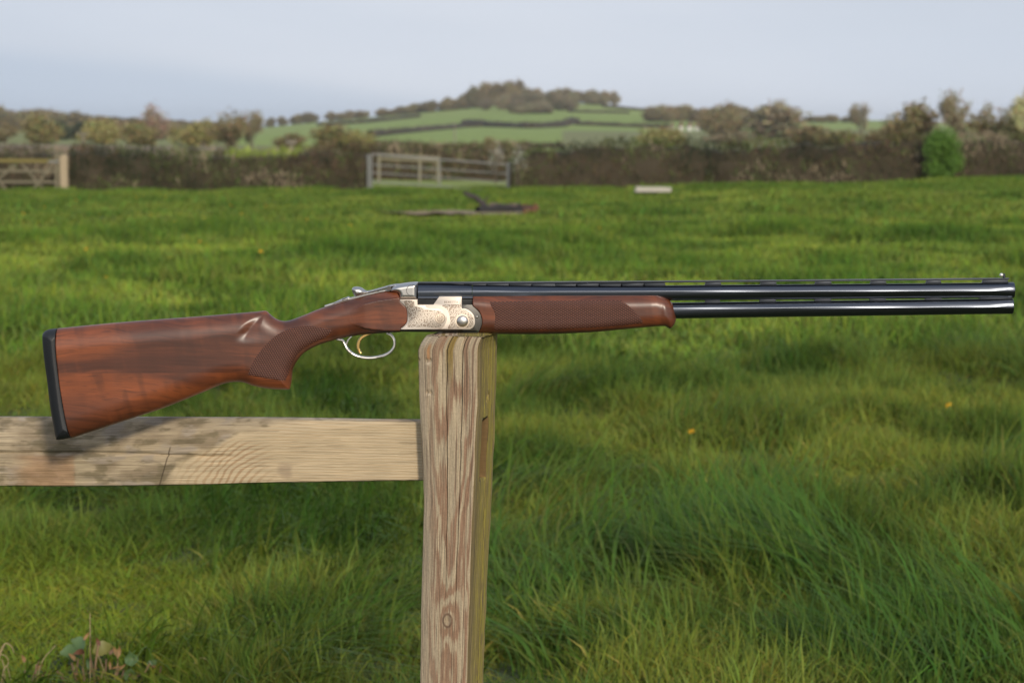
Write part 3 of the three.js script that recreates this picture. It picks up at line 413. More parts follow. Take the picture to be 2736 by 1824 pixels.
// solve the distance along dir from p at which the picture column becomes px
function along(p, dir, px) { const k = (px - CX) / FOC; let lo = -0.3, hi = 0.3; const f = s => { const x = p.x + dir.x * s, y = p.y - EYE, z = p.z + dir.z * s, dep = -(z * CP + y * SP); return x / dep - k; }; const up = f(hi) > f(lo); for (let i = 0; i < 40; i++) { const m = (lo + hi) / 2; if ((f(m) < 0) === up) lo = m; else hi = m; } return (lo + hi) / 2; }
const postTop = at(1205, 886.5, GUN_D).y - 0.0022;
{
  const rows = [ // picture row, left edge, near corner, right edge
    [897.5, 1139, 1291, 1331], [900, 1136, 1290, 1332], [906, 1130, 1286, 1331], [920, 1121, 1281, 1330], [938, 1114, 1278, 1330], [1060, 1117, 1277, 1327], [1200, 1124, 1271, 1322], [1340, 1130, 1265, 1316], [1480, 1126, 1260, 1309], [1640, 1122, 1255, 1301], [1824, 1120, 1249, 1294], [2900, 1120, 1249, 1294]];
  const NF = 150, NR = 110, NB = 12, NL = 12, N = NF + NR + NB + NL, pos = [], uv = [], idx = [];
  const H = 180, ys = []; for (let j = 0; j <= H; j++) ys.push(j < 150 ? lerp(897.5, 1850, (j / 150) ** 1.25) : lerp(1850, 2960, (j - 150) / 30));
  const crack1 = y => 0.50 + 0.025 * Math.sin(y * 0.004) + 0.012 * (noise(y * 0.02, 1) - 0.5), crack2 = y => 0.745 - 0.00006 * (y - 900) + 0.014 * (noise(y * 0.022, 5) - 0.5);
  ys.forEach((y, j) => {
    const L = table(rows.map(r => [r[0], r[1]]), y), M = table(rows.map(r => [r[0], r[2]]), y), R = table(rows.map(r => [r[0], r[3]]), y);
    const fr = at(M, y, GUN_D - 0.055), w = -along(fr, tDir, L), D = -along(fr, nDir, R);
    const rad = 0.0038;
    for (let i = 0; i <= N; i++) {
      const q = i % N; let a, b, n = new THREE.Vector3();       // a along tDir (0 at the near corner, negative to the left), b along nDir
      let s = 0, u;
      if (q < NF) { s = q / NF; a = -w * (1 - s); b = 0; n.copy(nDir); u = s * 0.075; }
      else if (q < NF + NR) { const k = (q - NF) / NR; a = 0; b = -D * k; n.copy(tDir); u = 0.075 + k * 0.095; s = -k; }
      else if (q < NF + NR + NB) { const k = (q - NF - NR) / NB; a = -w * k; b = -D; n.copy(nDir).negate(); u = 0.17 + k * 0.075; s = 9; }
      else { const k = (q - NF - NR - NB) / NL; a = -w; b = -D * (1 - k); n.copy(tDir).negate(); u = 0.245 + k * 0.095; s = 9; }
      if (i === N) u = 0.34;
      // round the arrises
      const ca = clamp(a, -w + rad, -rad), cb = clamp(b, -D + rad, -rad), da = a - ca, db = b - cb, dl = Math.hypot(da, db);
      if (da !== 0 && db !== 0) { a = ca + da / dl * rad; b = cb + db / dl * rad; }
      let dis = (fbm(u * 90, y * 0.012, 2, 3) - 0.5) * 0.0016 + (fbm(u * 420, y * 0.02, 8, 2) - 0.5) * 0.0009;
      if (q < NF) {
        dis -= 0.0030 * Math.exp(-(((s - crack1(y)) / 0.0055) ** 2)) * sstep(880, 900, y) * sstep(1700, 1400, y);
        dis -= 0.0026 * Math.exp(-(((s - crack2(y)) / 0.0050) ** 2)) * sstep(880, 900, y) * sstep(1660, 1560, y);
        for (const [cy, cs2, dep] of [[967, 0.155, 0.0045], [966, 0.21, 0.004], [1051, 0.15, 0.004], [1052, 0.21, 0.0035], [966, 0.02, 0.004]]) dis -= dep * Math.exp(-(((s - cs2) / 0.022) ** 2) - ((y - cy) / 3.2) ** 2);
        for (const [kx, ky] of [[0.56, 1660]]) { const rr = Math.hypot((s - kx) / 0.09, (y - ky) / 17); dis += 0.0012 * Math.exp(-((rr - 0.9) ** 2) * 18) * (rr < 2 ? 1 : 0) - 0.0012 * Math.exp(-(rr * rr) * 3); }
      } else if (s < 0 && s > -1.001 && s !== 9) {
        const k = -s;                                       // the mortise of the rail that once went on to the right
        const inside = sstep(0.27, 0.30, k) * sstep(0.58, 0.55, k) * sstep(1128, 1132, y) * sstep(1288, 1284, y);
        dis -= 0.028 * inside;
        dis -= 0.004 * Math.exp(-(((k - 0.42 - (1100 - y) * 0.004) / 0.03) ** 2)) * sstep(1058, 1066, y) * sstep(1086, 1078, y);
        dis -= 0.0018 * Math.exp(-(((k - 0.62 - 0.02 * (noise(y * 0.02, 9) - 0.5)) / 0.014) ** 2));
      }
      const p = fr.clone().addScaledVector(tDir, a).addScaledVector(nDir, b).addScaledVector(n, dis);
      if (y === 897.5) p.y = postTop + (noise(p.x * 160, p.z * 160) - 0.5) * 0.0014 - 0.0006;
      pos.push(p.x, p.y, p.z); uv.push(u / 0.34, (y - 880) / 960);
    }
  });
  for (let j = 0; j < H; j++) for (let i = 0; i < N; i++) { const a = j * (N + 1) + i, b = a + 1, c = a + N + 1, d = c + 1; idx.push(a, c, b, b, c, d); }
  // top: sawn end grain, a little dished
  const c0 = pos.length / 3; let sx = 0, sz = 0; for (let i = 0; i < N; i++) { sx += pos[i * 3]; sz += pos[i * 3 + 2]; } sx /= N; sz /= N;
  const RINGS = 6; for (let r = 1; r <= RINGS; r++) for (let i = 0; i <= N; i++) { const k = 1 - r / RINGS, x = sx + (pos[(i % N) * 3] - sx) * k, z = sz + (pos[(i % N) * 3 + 2] - sz) * k; pos.push(x, postTop + 0.0012 + 0.0010 * (1 - k) + (noise(x * 300, z * 300) - 0.5) * 0.0006, z); uv.push((x - sx) * 6 + 0.3, 0.004 + (z - sz) * 0.3 + 0.02); }
  for (let r = 0; r < RINGS; r++) for (let i = 0; i < N; i++) { const a = r ? c0 + (r - 1) * (N + 1) + i : i, c = c0 + r * (N + 1) + i; idx.push(a, a + 1, c, c, a + 1, c + 1); }
  const tx = pixelTexture(1024, 1536, (u, v) => {
    const U = u * 0.34, y = 880 + v * 960, yy = y / 2212;                             // metres
    const g1 = fbm(U * 900, yy * 9, 1, 3), g2 = fbm(U * 260, yy * 5, 4, 3), speck = fbm(U * 700, yy * 700, 2, 2);
    let c;
    if (U < 0.075 || U > 0.17) {
      const s = U / 0.075, sc = 0.60 + 0.10 * Math.sin(yy * 7);
      const warp = (fbm(U * 45, yy * 8, 6, 4) - 0.5) * 1.25 + (fbm(U * 140, yy * 22, 16, 3) - 0.5) * 0.35;
      const knot = Math.exp(-(((s - 0.56) / 0.22) ** 2) - ((y - 1660) / 60) ** 2);
      const ring = (s - sc) * (s - sc) * 16 + yy * 10.5 + warp * 3.4 + knot * 2.6;
      const band = 0.5 + 0.5 * Math.sin(ring * 6.283 * 0.62);
      const heart = sstep(0.25, 0.80, band + (g1 - 0.5) * 1.5 + (fbm(U * 1500, yy * 22, 21, 2) - 0.5) * 0.9 + (g2 - 0.5) * 0.6) * sstep(0.02, 0.34, s + (g2 - 0.5) * 0.1) * sstep(1.02, 0.93, s);
      c = mix3([178, 160, 132], mix3([152, 118, 92], [132, 100, 78], g1), heart * 0.88);
      c = mix3(c, [194, 174, 142], sstep(0.55, 0.8, fbm(U * 300, yy * 14, 12, 3)) * (1 - heart) * 0.8);
      const grey = sstep(0.34, 0.0, s) * 0.62 + 0.25 * sstep(0.5, 0.7, g2);
      c = mix3(c, [136, 124, 108], grey * 0.8);
      const alga = sstep(0.44, 0.53, s) * sstep(0.74, 0.6, s) * sstep(1060, 930, y) * sstep(0.35, 0.62, g2);
      c = mix3(c, [138, 112, 52], alga * 0.85);
      if (y < 938) { // adze-cut chamfer at the top left with pale saw ripples
        const rip = sstep(0.42, 0.02, s) * sstep(936, 922, y + 22 * s) ; c = mix3(c, mix3([150, 136, 120], [196, 184, 164], 0.5 + 0.5 * Math.sin(y * 1.15 + s * 3 + 3 * g2)), rip * 0.8);
      }
      if (y < 1010) c = mix3(c, [172, 122, 78], sstep(0.12, 0.16, s + (g2 - 0.5) * 0.06) * sstep(0.23, 0.19, s + (g1 - 0.5) * 0.05) * sstep(915, 932, y + (g1 - 0.5) * 20) * sstep(966, 958, y) * 0.7);   // fresh torn wood by the nail
      if (y > 965 && y < 985) c = mix3(c, [204, 188, 164], 0.6 * sstep(0.14, 0.18, s + (g1 - 0.5) * 0.06) * sstep(0.24, 0.19, s) * sstep(969, 972, y) * sstep(984, 974, y + (g1 - 0.5) * 10));
      if (y > 1050 && y < 1066) c = mix3(c, [200, 184, 160], 0.5 * sstep(0.13, 0.17, s + (g1 - 0.5) * 0.06) * sstep(0.23, 0.19, s) * sstep(1053, 1056, y) * sstep(1064, 1057, y + (g1 - 0.5) * 8));
      const kr = Math.hypot((s - 0.56) / 0.085, (y - 1660) / 17); c = mix3(c, [96, 72, 56], Math.exp(-((kr - 1) ** 2) * 22) * 0.8); if (kr < 1) c = mix3(c, [140, 116, 92], 0.5 * (1 - kr));
      c = mix3(c, [70, 58, 46], sstep(0.64, 0.72, g1) * 0.5);
      const cr = Math.min(Math.abs(s - (0.50 + 0.025 * Math.sin(y * 0.004) + 0.012 * (noise(y * 0.02, 1) - 0.5))), Math.abs(s - (0.745 - 0.00006 * (y - 900) + 0.014 * (noise(y * 0.022, 5) - 0.5))));
      c = mix3(c, [58, 46, 36], sstep(0.008, 0.002, cr) * 0.85 * sstep(1720, 1500, y));
    } else {
      const k = (U - 0.075) / 0.095;
      const st = fbm(U * 420, yy * 4, 9, 3), st2 = fbm(U * 150, yy * 3, 3, 3);
      c = mix3([150, 130, 88], [114, 98, 60], sstep(0.35, 0.62, st));
      const inSlot = k > 0.25 && k < 0.615 && y > 1126 && y < 1290 ? 0 : 1; const moss = inSlot * clamp(sstep(0.06, 0.34, k) * (0.62 + 0.75 * (st2 - 0.38)) + sstep(0.5, 0.7, k) * sstep(0.95, 0.8, k) * 0.45);
      c = mix3(c, [150, 136, 56], moss * sstep(0.25, 0.55, fbm(U * 500, yy * 60, 5, 3)) * 0.95);
      c = mix3(c, [150, 132, 100], sstep(0.86, 1.0, k) * 0.6);
      if (!inSlot) c = mix3([92, 70, 42], [116, 92, 54], st);
      c = mix3(c, [48, 38, 22], Math.exp(-(((k - 0.62 - 0.02 * (noise(y * 0.02, 9) - 0.5)) / 0.018) ** 2)) * 0.6);
    }
    const m = 0.80 + 0.34 * g1 + 0.14 * (speck - 0.5);
    return [c[0] * m, c[1] * m, c[2] * m];
  });
  const bm = pixelTexture(1024, 1024, (u, v) => { const k = 255 * (0.6 * fbm(u * 300, v * 6, 1, 3) + 0.4 * fbm(u * 420, v * 60, 3, 2)); return [k, k, k]; }, false);
  const post = mesh('fence_post', geoOf(pos, idx, uv), mat(null, 0.88, { map: tx, bumpMap: bm, bumpScale: 0.0012 }), scene);
  tag(post, 'weathered square timber fence post with mossy right side, carrying the shotgun', 'post');

  // ---- rail: sawn pine with a slanting wane along its upper edge, let into the post's left face
  const st = [ // column, top, break of the wane, bottom
    [-420, 1117, 1172, 1300], [-150, 1118, 1176, 1299], [0, 1119, 1180, 1298], [200, 1120, 1182, 1299], [400, 1120, 1181, 1297], [560, 1121, 1177, 1294], [640, 1121, 1169, 1291], [760, 1122, 1155, 1289], [880, 1124, 1142, 1287], [990, 1126, 1134, 1285], [1080, 1127, 1130, 1284], [1150, 1128, 1130, 1283]];
  const col = k => st.map(r => [r[0], r[k]]);
  const rp = [], ri = [], ru = [], K = 220, front = [[0, 0]], P = [];
  const P0 = at(1125, 1200, GUN_D - 0.016);
  // points round the section: bottom back, bottom front, crack band, break, top front, top back
  const sec = 46;
  for (let i = 0; i <= K; i++) {
    const px = lerp(-420, 1150, i / K), dist = -along2(P0, px);
    const base = P0.clone().addScaledVector(tDir, -dist);
    const yAt = py => at(px, py, -base.z).y;
    const top = yAt(table(col(1), px)), brk = yAt(table(col(2), px)), bot = yAt(table(col(3), px)), wane = Math.min(0.016, (top - brk) * 0.6), th = 0.038;
    const crackY = px < 645 ? yAt(1210 + 9 * sstep(150, 640, px) + 3 * (noise(px * 0.02, 2) - 0.5)) : -9, crackW = px < 645 ? 0.0026 * sstep(650, 560, px) : 0;
    for (let q = 0; q <= sec; q++) {
      let y, n;   // n = forward offset
      if (q <= 2) { y = bot + 0.0005 * (2 - q); n = -th * (2 - q) / 2; }
      else if (q <= 36) { const t = (q - 2) / 34; y = lerp(bot, brk, t); n = 0; if (t < 0.05) n = -0.002 * (1 - t / 0.05) ** 2; const dc = Math.abs(y - crackY); n -= 0.004 * (crackW / 0.0026) * Math.exp(-((dc / 0.0016) ** 2)); }
      else if (q <= 42) { const t = (q - 36) / 6; y = lerp(brk, top, t); n = -wane * t ** 1.4 - 0.0005; }
      else { const t = (q - 42) / 4; y = top - 0.0006 * t; n = lerp(-wane - 0.0005, -th, t); }
      n += (fbm(px * 0.004, y * 60, 3, 3) - 0.5) * 0.0022 * (q > 2 && q < 43 ? 1 : 0.3);
      const p = base.clone().addScaledVector(nDir, n); rp.push(p.x, y, p.z); ru.push((px + 450) / 1650, (y - bot) / 0.12);
    }
  }
  for (let i = 0; i < K; i++) for (let q = 0; q < sec; q++) { const a = i * (sec + 1) + q, b = a + 1, c = a + sec + 1, d = c + 1; ri.push(a, c, b, b, c, d); }
  for (let i = 0; i < K; i++) { const a = i * (sec + 1), b = a + sec, c = a + sec + 1, d = c + sec; ri.push(a, b, c, b, d, c); }   // back
  for (const e of [0, K]) for (let q = 1; q < sec; q++) { const a = e * (sec + 1); if (e) ri.push(a, a + q, a + q + 1); else ri.push(a, a + q + 1, a + q); }
  const rtx = pixelTexture(2048, 512, (u, v) => {
    const px = u * 1650 - 450, y = v * 0.12;
    const fine = fbm(px * 0.010, y * 1500, 3, 3), g = fbm(px * 0.012, y * 420, 1, 3), blot = fbm(px * 0.014, y * 70, 5, 4), blot2 = fbm(px * 0.03, y * 130, 8, 3);
    let c = mix3([216, 194, 158], [200, 178, 144], g);
    // arching growth rings round the knot, lower middle
    const kx = 790, ky = -0.012, dx = (px - kx) / 2212, dy2 = y - ky;
    const rr = Math.sqrt((dx * 0.55) ** 2 + (dy2 * 0.9) ** 2) + (fbm(px * 0.006, y * 40, 2, 3) - 0.5) * 0.014;
    const arch = sstep(0.17, 0.08, Math.hypot(dx, dy2)) * sstep(760, 640, px) * sstep(425, 475, px) * sstep(0.058, 0.040, y + (blot - 0.5) * 0.02);
    const ring = 0.5 + 0.5 * Math.sin(rr * 1250);
    c = mix3(c, [160, 120, 84], sstep(0.45, 0.95, ring + (fine - 0.5) * 0.5) * arch * 0.55);
    const lines = 0.5 + 0.5 * Math.sin((y + 0.004 * (fbm(px * 0.004, y * 25, 4, 2) - 0.5) + 0.00002 * px) * 1750 + g * 2);
    c = mix3(c, [184, 152, 114], sstep(0.6, 1, lines) * (1 - arch) * 0.55 * sstep(560, 760, px));
    c = mix3(c, [158, 136, 112], 0.55 * sstep(1.2, 0.5, Math.hypot((px - 762) / 24, (y - 0.016) / 0.011) + (blot2 - 0.5) * 0.8));
    // weathered grey-brown sapwood on the left and above the wane
    const edge = table([[0, 0.2], [200, 0.2], [430, 0.02], [470, 0.02]], px);
    const wBreak = table([[0, 0.0], [430, 0.0], [470, 0.028], [640, 0.064], [760, 0.075], [880, 0.082], [990, 0.0865], [1150, 0.09], [1200, 0.095]], px);
    const weath = Math.max(sstep(470, 425, px - y * 300 + (blot2 - 0.5) * 40), sstep(wBreak - 0.006, wBreak + 0.004, y + (fine - 0.5) * 0.006 + (blot - 0.5) * 0.012));
    let wc = mix3([184, 165, 136], [152, 134, 108], sstep(0.35, 0.65, blot));
    wc = mix3(wc, [168, 154, 138], sstep(0.5, 0.7, fbm(px * 0.02, y * 90, 15, 3)) * 0.8);
    wc = mix3(wc, [112, 100, 74], sstep(0.50, 0.80, blot2 + (blot - 0.5) * 0.5 + (fine - 0.5) * 0.25) * 0.75);
    c = mix3(c, wc, clamp(weath) * 0.92);
    // scraped lighter block on the lower left, dark knife mark, stains
    if (px < 204) c = mix3(c, [178, 136, 98], sstep(0.042, 0.036, y) * sstep(30, 110, px + blot * 40) * sstep(203, 190, px + (fine - 0.5) * 8) * 0.6);
    if (px > 195 && px < 270) c = mix3(c, [182, 164, 132], sstep(0.044, 0.034, y) * sstep(268, 205, px + (blot2 - 0.5) * 60) * sstep(195, 204, px) * 0.6);
    c = mix3(c, [54, 42, 28], sstep(3.2, 0.6, Math.abs(px - (424 + y * 640))) * sstep(0.050, 0.045, y) * 0.5);
    c = mix3(c, [92, 76, 44], sstep(0.5, 0.62, blot2) * sstep(0.076, 0.082, y) * sstep(1060, 1000, px) * sstep(930, 1010, px) * 0.7);
    c = mix3(c, [98, 84, 62], sstep(0.66, 0.74, fine) * 0.35);
    const m = 0.84 + 0.20 * g + 0.12 * (fine - 0.5);
    return [c[0] * m, c[1] * m, c[2] * m];
  });
  const rbm = pixelTexture(1024, 512, (u, v) => { const k = 255 * (0.7 * fbm(u * 16, v * 150, 1, 3) + 0.3 * fbm(u * 80, v * 200, 3, 2)); return [k, k, k]; }, false);
  tag(mesh('fence_rail', geoOf(rp, ri, ru), mat(null, 0.85, { map: rtx, bumpMap: rbm, bumpScale: 0.001 }), scene), 'pale sawn fence rail with split upper edge, let into the post below the shotgun butt', 'rail');
  function along2(p, px) { const k = (px - CX) / FOC; let lo = -0.3, hi = 1.2; const f = s => { const x = p.x - tDir.x * s, y = p.y - EYE, z = p.z - tDir.z * s; return x / -(z * CP + y * SP) - k; }; for (let i = 0; i < 40; i++) { const m = (lo + hi) / 2; if (f(m) > 0) lo = m; else hi = m; } return -(lo + hi) / 2; }
}
// ---------------------------------------------------------------- over-and-under shotgun lying across the post
const GUN_O = at(1205, 886.5, GUN_D);
const gx = (px, py) => { const p = at(px, py, GUN_D); return [p.x - GUN_O.x, p.y - GUN_O.y]; };      // profile point of the gun, metres from where it rests
const PXM = 0.000452;                                                                                // metres to one pixel of profile
const gunPoly = pts => pts.map(p => gx(p[0], p[1]));
function smoothClosed(pts, per = 6) { const out = [], n = pts.length; for (let i = 0; i < n; i++) { const [a, b, c, d] = [-1, 0, 1, 2].map(k => pts[(i + k + n) % n]); if (b[2]) { out.push([b[0], b[1]]); } for (let k = b[2] ? 1 : 0; k < per; k++) { const t = k / per, A = b[2] ? b : a, Dd = c[2] ? c : d, q = m => 0.5 * (2 * b[m] + (c[m] - A[m]) * t + (2 * A[m] - 5 * b[m] + 4 * c[m] - Dd[m]) * t * t + (3 * b[m] - A[m] - 3 * c[m] + Dd[m]) * t * t * t); out.push([q(0), q(1)]); } } return out; }
// signed distance to an outline, sampled on a grid
function sdfGrid(poly, cell, pad) {
  let x0 = 1e9, y0 = 1e9, x1 = -1e9, y1 = -1e9; for (const [x, y] of poly) { x0 = Math.min(x0, x); x1 = Math.max(x1, x); y0 = Math.min(y0, y); y1 = Math.max(y1, y); }
  x0 -= pad; y0 -= pad; x1 += pad; y1 += pad; const nx = Math.ceil((x1 - x0) / cell) + 1, ny = Math.ceil((y1 - y0) / cell) + 1, d = new Float32Array(nx * ny), n = poly.length;
  for (let j = 0; j < ny; j++) for (let i = 0; i < nx; i++) {
    const x = x0 + i * cell, y = y0 + j * cell; let best = 1e9, inside = false;
    for (let k = 0; k < n; k++) { const [ax, ay] = poly[k], [bx, by] = poly[(k + 1) % n], ex = bx - ax, ey = by - ay, wx = x - ax, wy = y - ay, t = clamp((wx * ex + wy * ey) / (ex * ex + ey * ey + 1e-18)), dx = wx - ex * t, dy = wy - ey * t, q = dx * dx + dy * dy; if (q < best) best = q; if ((ay > y) !== (by > y) && x < ex * (y - ay) / ey + ax) inside = !inside; }
    d[j * nx + i] = Math.sqrt(best) * (inside ? -1 : 1);
  }
  const f = (x, y) => { const a = clamp((x - x0) / cell, 0, nx - 1.001), b = clamp((y - y0) / cell, 0, ny - 1.001), i = a | 0, j = b | 0, u = a - i, v = b - j, o = j * nx + i; return (d[o] * (1 - u) + d[o + 1] * u) * (1 - v) + (d[o + nx] * (1 - u) + d[o + nx + 1] * u) * v; };
  f.box = [x0, y0, x1, y1]; return f;
}
// surface of F = 0 as a net of quads with smooth normals
function net(F, lo, hi, cell, uvScale, uvShift = [0, 0]) {
  const n = lo.map((l, k) => Math.ceil((hi[k] - l) / cell) + 1), [nx, ny, nz] = n, f = new Float32Array(nx * ny * nz);
  for (let k = 0, o = 0; k < nz; k++) for (let j = 0; j < ny; j++) for (let i = 0; i < nx; i++) f[o++] = F(lo[0] + i * cell, lo[1] + j * cell, lo[2] + k * cell);
  const id = new Int32Array(nx * ny * nz).fill(-1), pos = [], nor = [], uv = [], idx = [], sx = 1, sy = nx, sz = nx * ny, e = cell * 0.6;
  const off = [0, sx, sy, sx + sy, sz, sx + sz, sy + sz, sx + sy + sz], edges = [[0, 1], [2, 3], [4, 5], [6, 7], [0, 2], [1, 3], [4, 6], [5, 7], [0, 4], [1, 5], [2, 6], [3, 7]];
  for (let k = 0; k < nz - 1; k++) for (let j = 0; j < ny - 1; j++) for (let i = 0; i < nx - 1; i++) {
    const o = k * sz + j * sy + i; let m = 0; for (let c = 0; c < 8; c++) if (f[o + off[c]] < 0) m++; if (m === 0 || m === 8) continue;
    let px = 0, py = 0, pz = 0, cnt = 0;
    for (const [a, b] of edges) { const fa = f[o + off[a]], fb = f[o + off[b]]; if ((fa < 0) === (fb < 0)) continue; const t = fa / (fa - fb); px += lerp(a & 1, b & 1, t); py += lerp((a >> 1) & 1, (b >> 1) & 1, t); pz += lerp(a >> 2, b >> 2, t); cnt++; }
    let x = lo[0] + (i + px / cnt) * cell, y = lo[1] + (j + py / cnt) * cell, z = lo[2] + (k + pz / cnt) * cell;
    let gX = F(x + e, y, z) - F(x - e, y, z), gY = F(x, y + e, z) - F(x, y - e, z), gZ = F(x, y, z + e) - F(x, y, z - e), l = Math.hypot(gX, gY, gZ) || 1;
    { const v = F(x, y, z), g2 = l / (2 * e), st = clamp(v / g2, -cell * 0.5, cell * 0.5); x -= gX / l * st; y -= gY / l * st; z -= gZ / l * st; }
    id[o] = pos.length / 3; pos.push(x, y, z); nor.push(gX / l, gY / l, gZ / l); uv.push(x * uvScale[0] + uvShift[0], y * uvScale[1] + uvShift[1]);
  }
  const quad = (a, b, c, d, flip) => { if (a < 0 || b < 0 || c < 0 || d < 0) return; flip ? idx.push(a, c, b, b, c, d) : idx.push(a, b, c, b, d, c); };
  for (let k = 1; k < nz - 1; k++) for (let j = 1; j < ny - 1; j++) for (let i = 1; i < nx - 1; i++) {
    const o = k * sz + j * sy + i, s = f[o] < 0;
    if (s !== f[o + sx] < 0) quad(id[o - sy - sz], id[o - sz], id[o - sy], id[o], !s);
    if (s !== f[o + sy] < 0) quad(id[o - sx - sz], id[o - sz], id[o - sx], id[o], s);
    if (s !== f[o + sz] < 0) quad(id[o - sx - sy], id[o - sy], id[o - sx], id[o], !s);
  }
  return geoOf(pos, idx, uv, nor);
}
const ONE = () => 1;
// a body with a given outline in profile, half thickness h and edges rounded over the width r
function puffField(sd, h, r, pw = 2) { return (x, y, z) => { const H = h(x, y), R = r(x, y), e = Math.max(0, sd(x, y) + R) / R; return ((e ** pw + Math.abs(z / H) ** pw) ** (1 / pw) - 1) * Math.min(R, H); }; }
function puff(pts, h, r, cell, uvScale = [2, 5], uvShift, pw, sd) { sd = sd || sdfGrid(pts, Math.min(cell, 0.001), 0.006); const [x0, y0, x1, y1] = sd.box, hm = 0.026; const hf = typeof h === 'function' ? h : () => h, rf = typeof r === 'function' ? r : () => r; const H = typeof h === 'function' ? hm : h + 3 * cell; return net(puffField(sd, hf, rf, pw), [x0, y0, -H], [x1, y1, H], cell, uvScale, uvShift); }
// a plate with a given outline between two depths, edges chamfered
function plate(pts, z0, z1, bevel, uvFn, crease = 0.6) {
  const sh = new THREE.Shape(pts.map(p => new THREE.Vector2(p[0], p[1])));
  let g = new THREE.ExtrudeGeometry(sh, { depth: z1 - z0 - 2 * bevel, bevelEnabled: bevel > 0, bevelSize: bevel, bevelThickness: bevel, bevelOffset: -bevel, bevelSegments: 2, curveSegments: 1 });
  g.translate(0, 0, z0 + bevel); g = toCreasedNormals(g, crease);
  const p = g.attributes.position, uv = []; for (let i = 0; i < p.count; i++) uv.push(...(uvFn ? uvFn(p.getX(i), p.getY(i)) : [p.getX(i) * 5, p.getY(i) * 5])); g.setAttribute('uv', new THREE.Float32BufferAttribute(uv, 2)); return g;
}
// a round body whose axis runs along the gun: [column, row of the axis, radius in pixels]
function rod(st, seg = 56, open = 0, steps = 1) {
  const pos = [], idx = [], uv = [], pts = []; for (let i = 0; i < st.length - 1; i++) for (let k = 0; k < steps; k++) pts.push(st[i].map((v, m) => lerp(v, st[i + 1][m], k / steps))); pts.push(st[st.length - 1]);
  pts.forEach(([px, py, r]) => { const [x, y] = gx(px, py); for (let k = 0; k <= seg; k++) { const a = k / seg * Math.PI * 2; pos.push(x, y + Math.cos(a) * r * PXM, Math.sin(a) * r * PXM); uv.push(x * 4, k / seg); } });
  for (let i = 0; i < pts.length - 1; i++) for (let k = 0; k < seg; k++) { const a = i * (seg + 1) + k, b = a + 1, c = a + seg + 1, d = c + 1; idx.push(a, c, b, b, c, d); }
  return toCreasedNormals(geoOf(pos, idx, uv), 0.5);
}
// a strap following a path in profile: width across the gun, thickness in profile
function strap(pts, thick, width, rnd = 0.45, per = 10) {
  const c = new THREE.CatmullRomCurve3(pts.map(p => { const [x, y] = gx(p[0], p[1]); return new THREE.Vector3(x, y, 0); }), false, 'centripetal'), n = pts.length * per, pos = [], idx = [], uv = [], S = 20;
  for (let i = 0; i <= n; i++) { const t = i / n, p = c.getPoint(t), g = c.getTangent(t), th = (typeof thick === 'function' ? thick(t) : thick) / 2, w = (typeof width === 'function' ? width(t) : width) / 2; for (let k = 0; k <= S; k++) { const a = k / S * Math.PI * 2, ca = Math.cos(a), sa = Math.sin(a), q = v => Math.sign(v) * Math.abs(v) ** rnd, u = q(ca) * th, v = q(sa) * w; pos.push(p.x - g.y * u, p.y + g.x * u, v); uv.push(t, k / S); } }
  for (let i = 0; i < n; i++) for (let k = 0; k < S; k++) { const a = i * (S + 1) + k, b = a + 1, d = a + S + 1, e = d + 1; idx.push(a, b, d, b, e, d); }
  for (const e of [0, n]) { const o = e * (S + 1), m = pos.length / 3, p = c.getPoint(e / n); pos.push(p.x, p.y, 0); uv.push(0, 0); for (let k = 0; k < S; k++) e ? idx.push(m, o + k, o + k + 1) : idx.push(m, o + k + 1, o + k); }
  return toCreasedNormals(geoOf(pos, idx, uv), 0.7);
}
// ---- materials
const walnut = pixelTexture(2048, 1024, (u, v) => {           // 0.6 m x 0.24 m of oiled walnut, grain running along
  const X = u * 0.6, Y = v * 0.24, t = X / 0.6; const per = (f) => f;
  const wob = (fbm(X * 9, Y * 16, 1, 3) - 0.5) * 0.030 + 0.10 * X * 0.35;
  const yw = Y + wob, g1 = fbm(X * 7, yw * 75, 2, 4), g2 = fbm(X * 26, yw * 420, 5, 3), broad = fbm(X * 5, yw * 26, 9, 3);
  const fig = fbm(X * 62 + Y * 14, Y * 17, 11, 3);            // cross figure
  const pore = fbm(X * 70, yw * 1500, 13, 2);
  let c = mix3([132, 76, 48], [100, 57, 38], sstep(0.30, 0.70, g1));
  c = mix3(c, [72, 42, 30], sstep(0.48, 0.76, broad * 0.65 + g1 * 0.4) * 0.55);
  c = mix3(c, [166, 92, 46], sstep(0.60, 0.80, 1 - broad) * 0.55);
  c = mix3(c, [150, 86, 50], sstep(0.55, 0.75, fig) * 0.34); c = mix3(c, [76, 44, 30], sstep(0.45, 0.28, fig) * 0.34);
  const m = 0.90 + 0.24 * (g2 - 0.45); c = [c[0] * m, c[1] * m, c[2] * m];
  c = [c[0] * 0.98, c[1] * 0.92, c[2] * 0.86]; return mix3(c, [60, 34, 24], sstep(0.60, 0.80, pore) * 0.35);
});
const woodUV = [1 / 0.6, 1 / 0.24];
const M = {};
M.wood = pmat(null, 0.38, { map: walnut, clearcoat: 0.35, clearcoatRoughness: 0.30 });
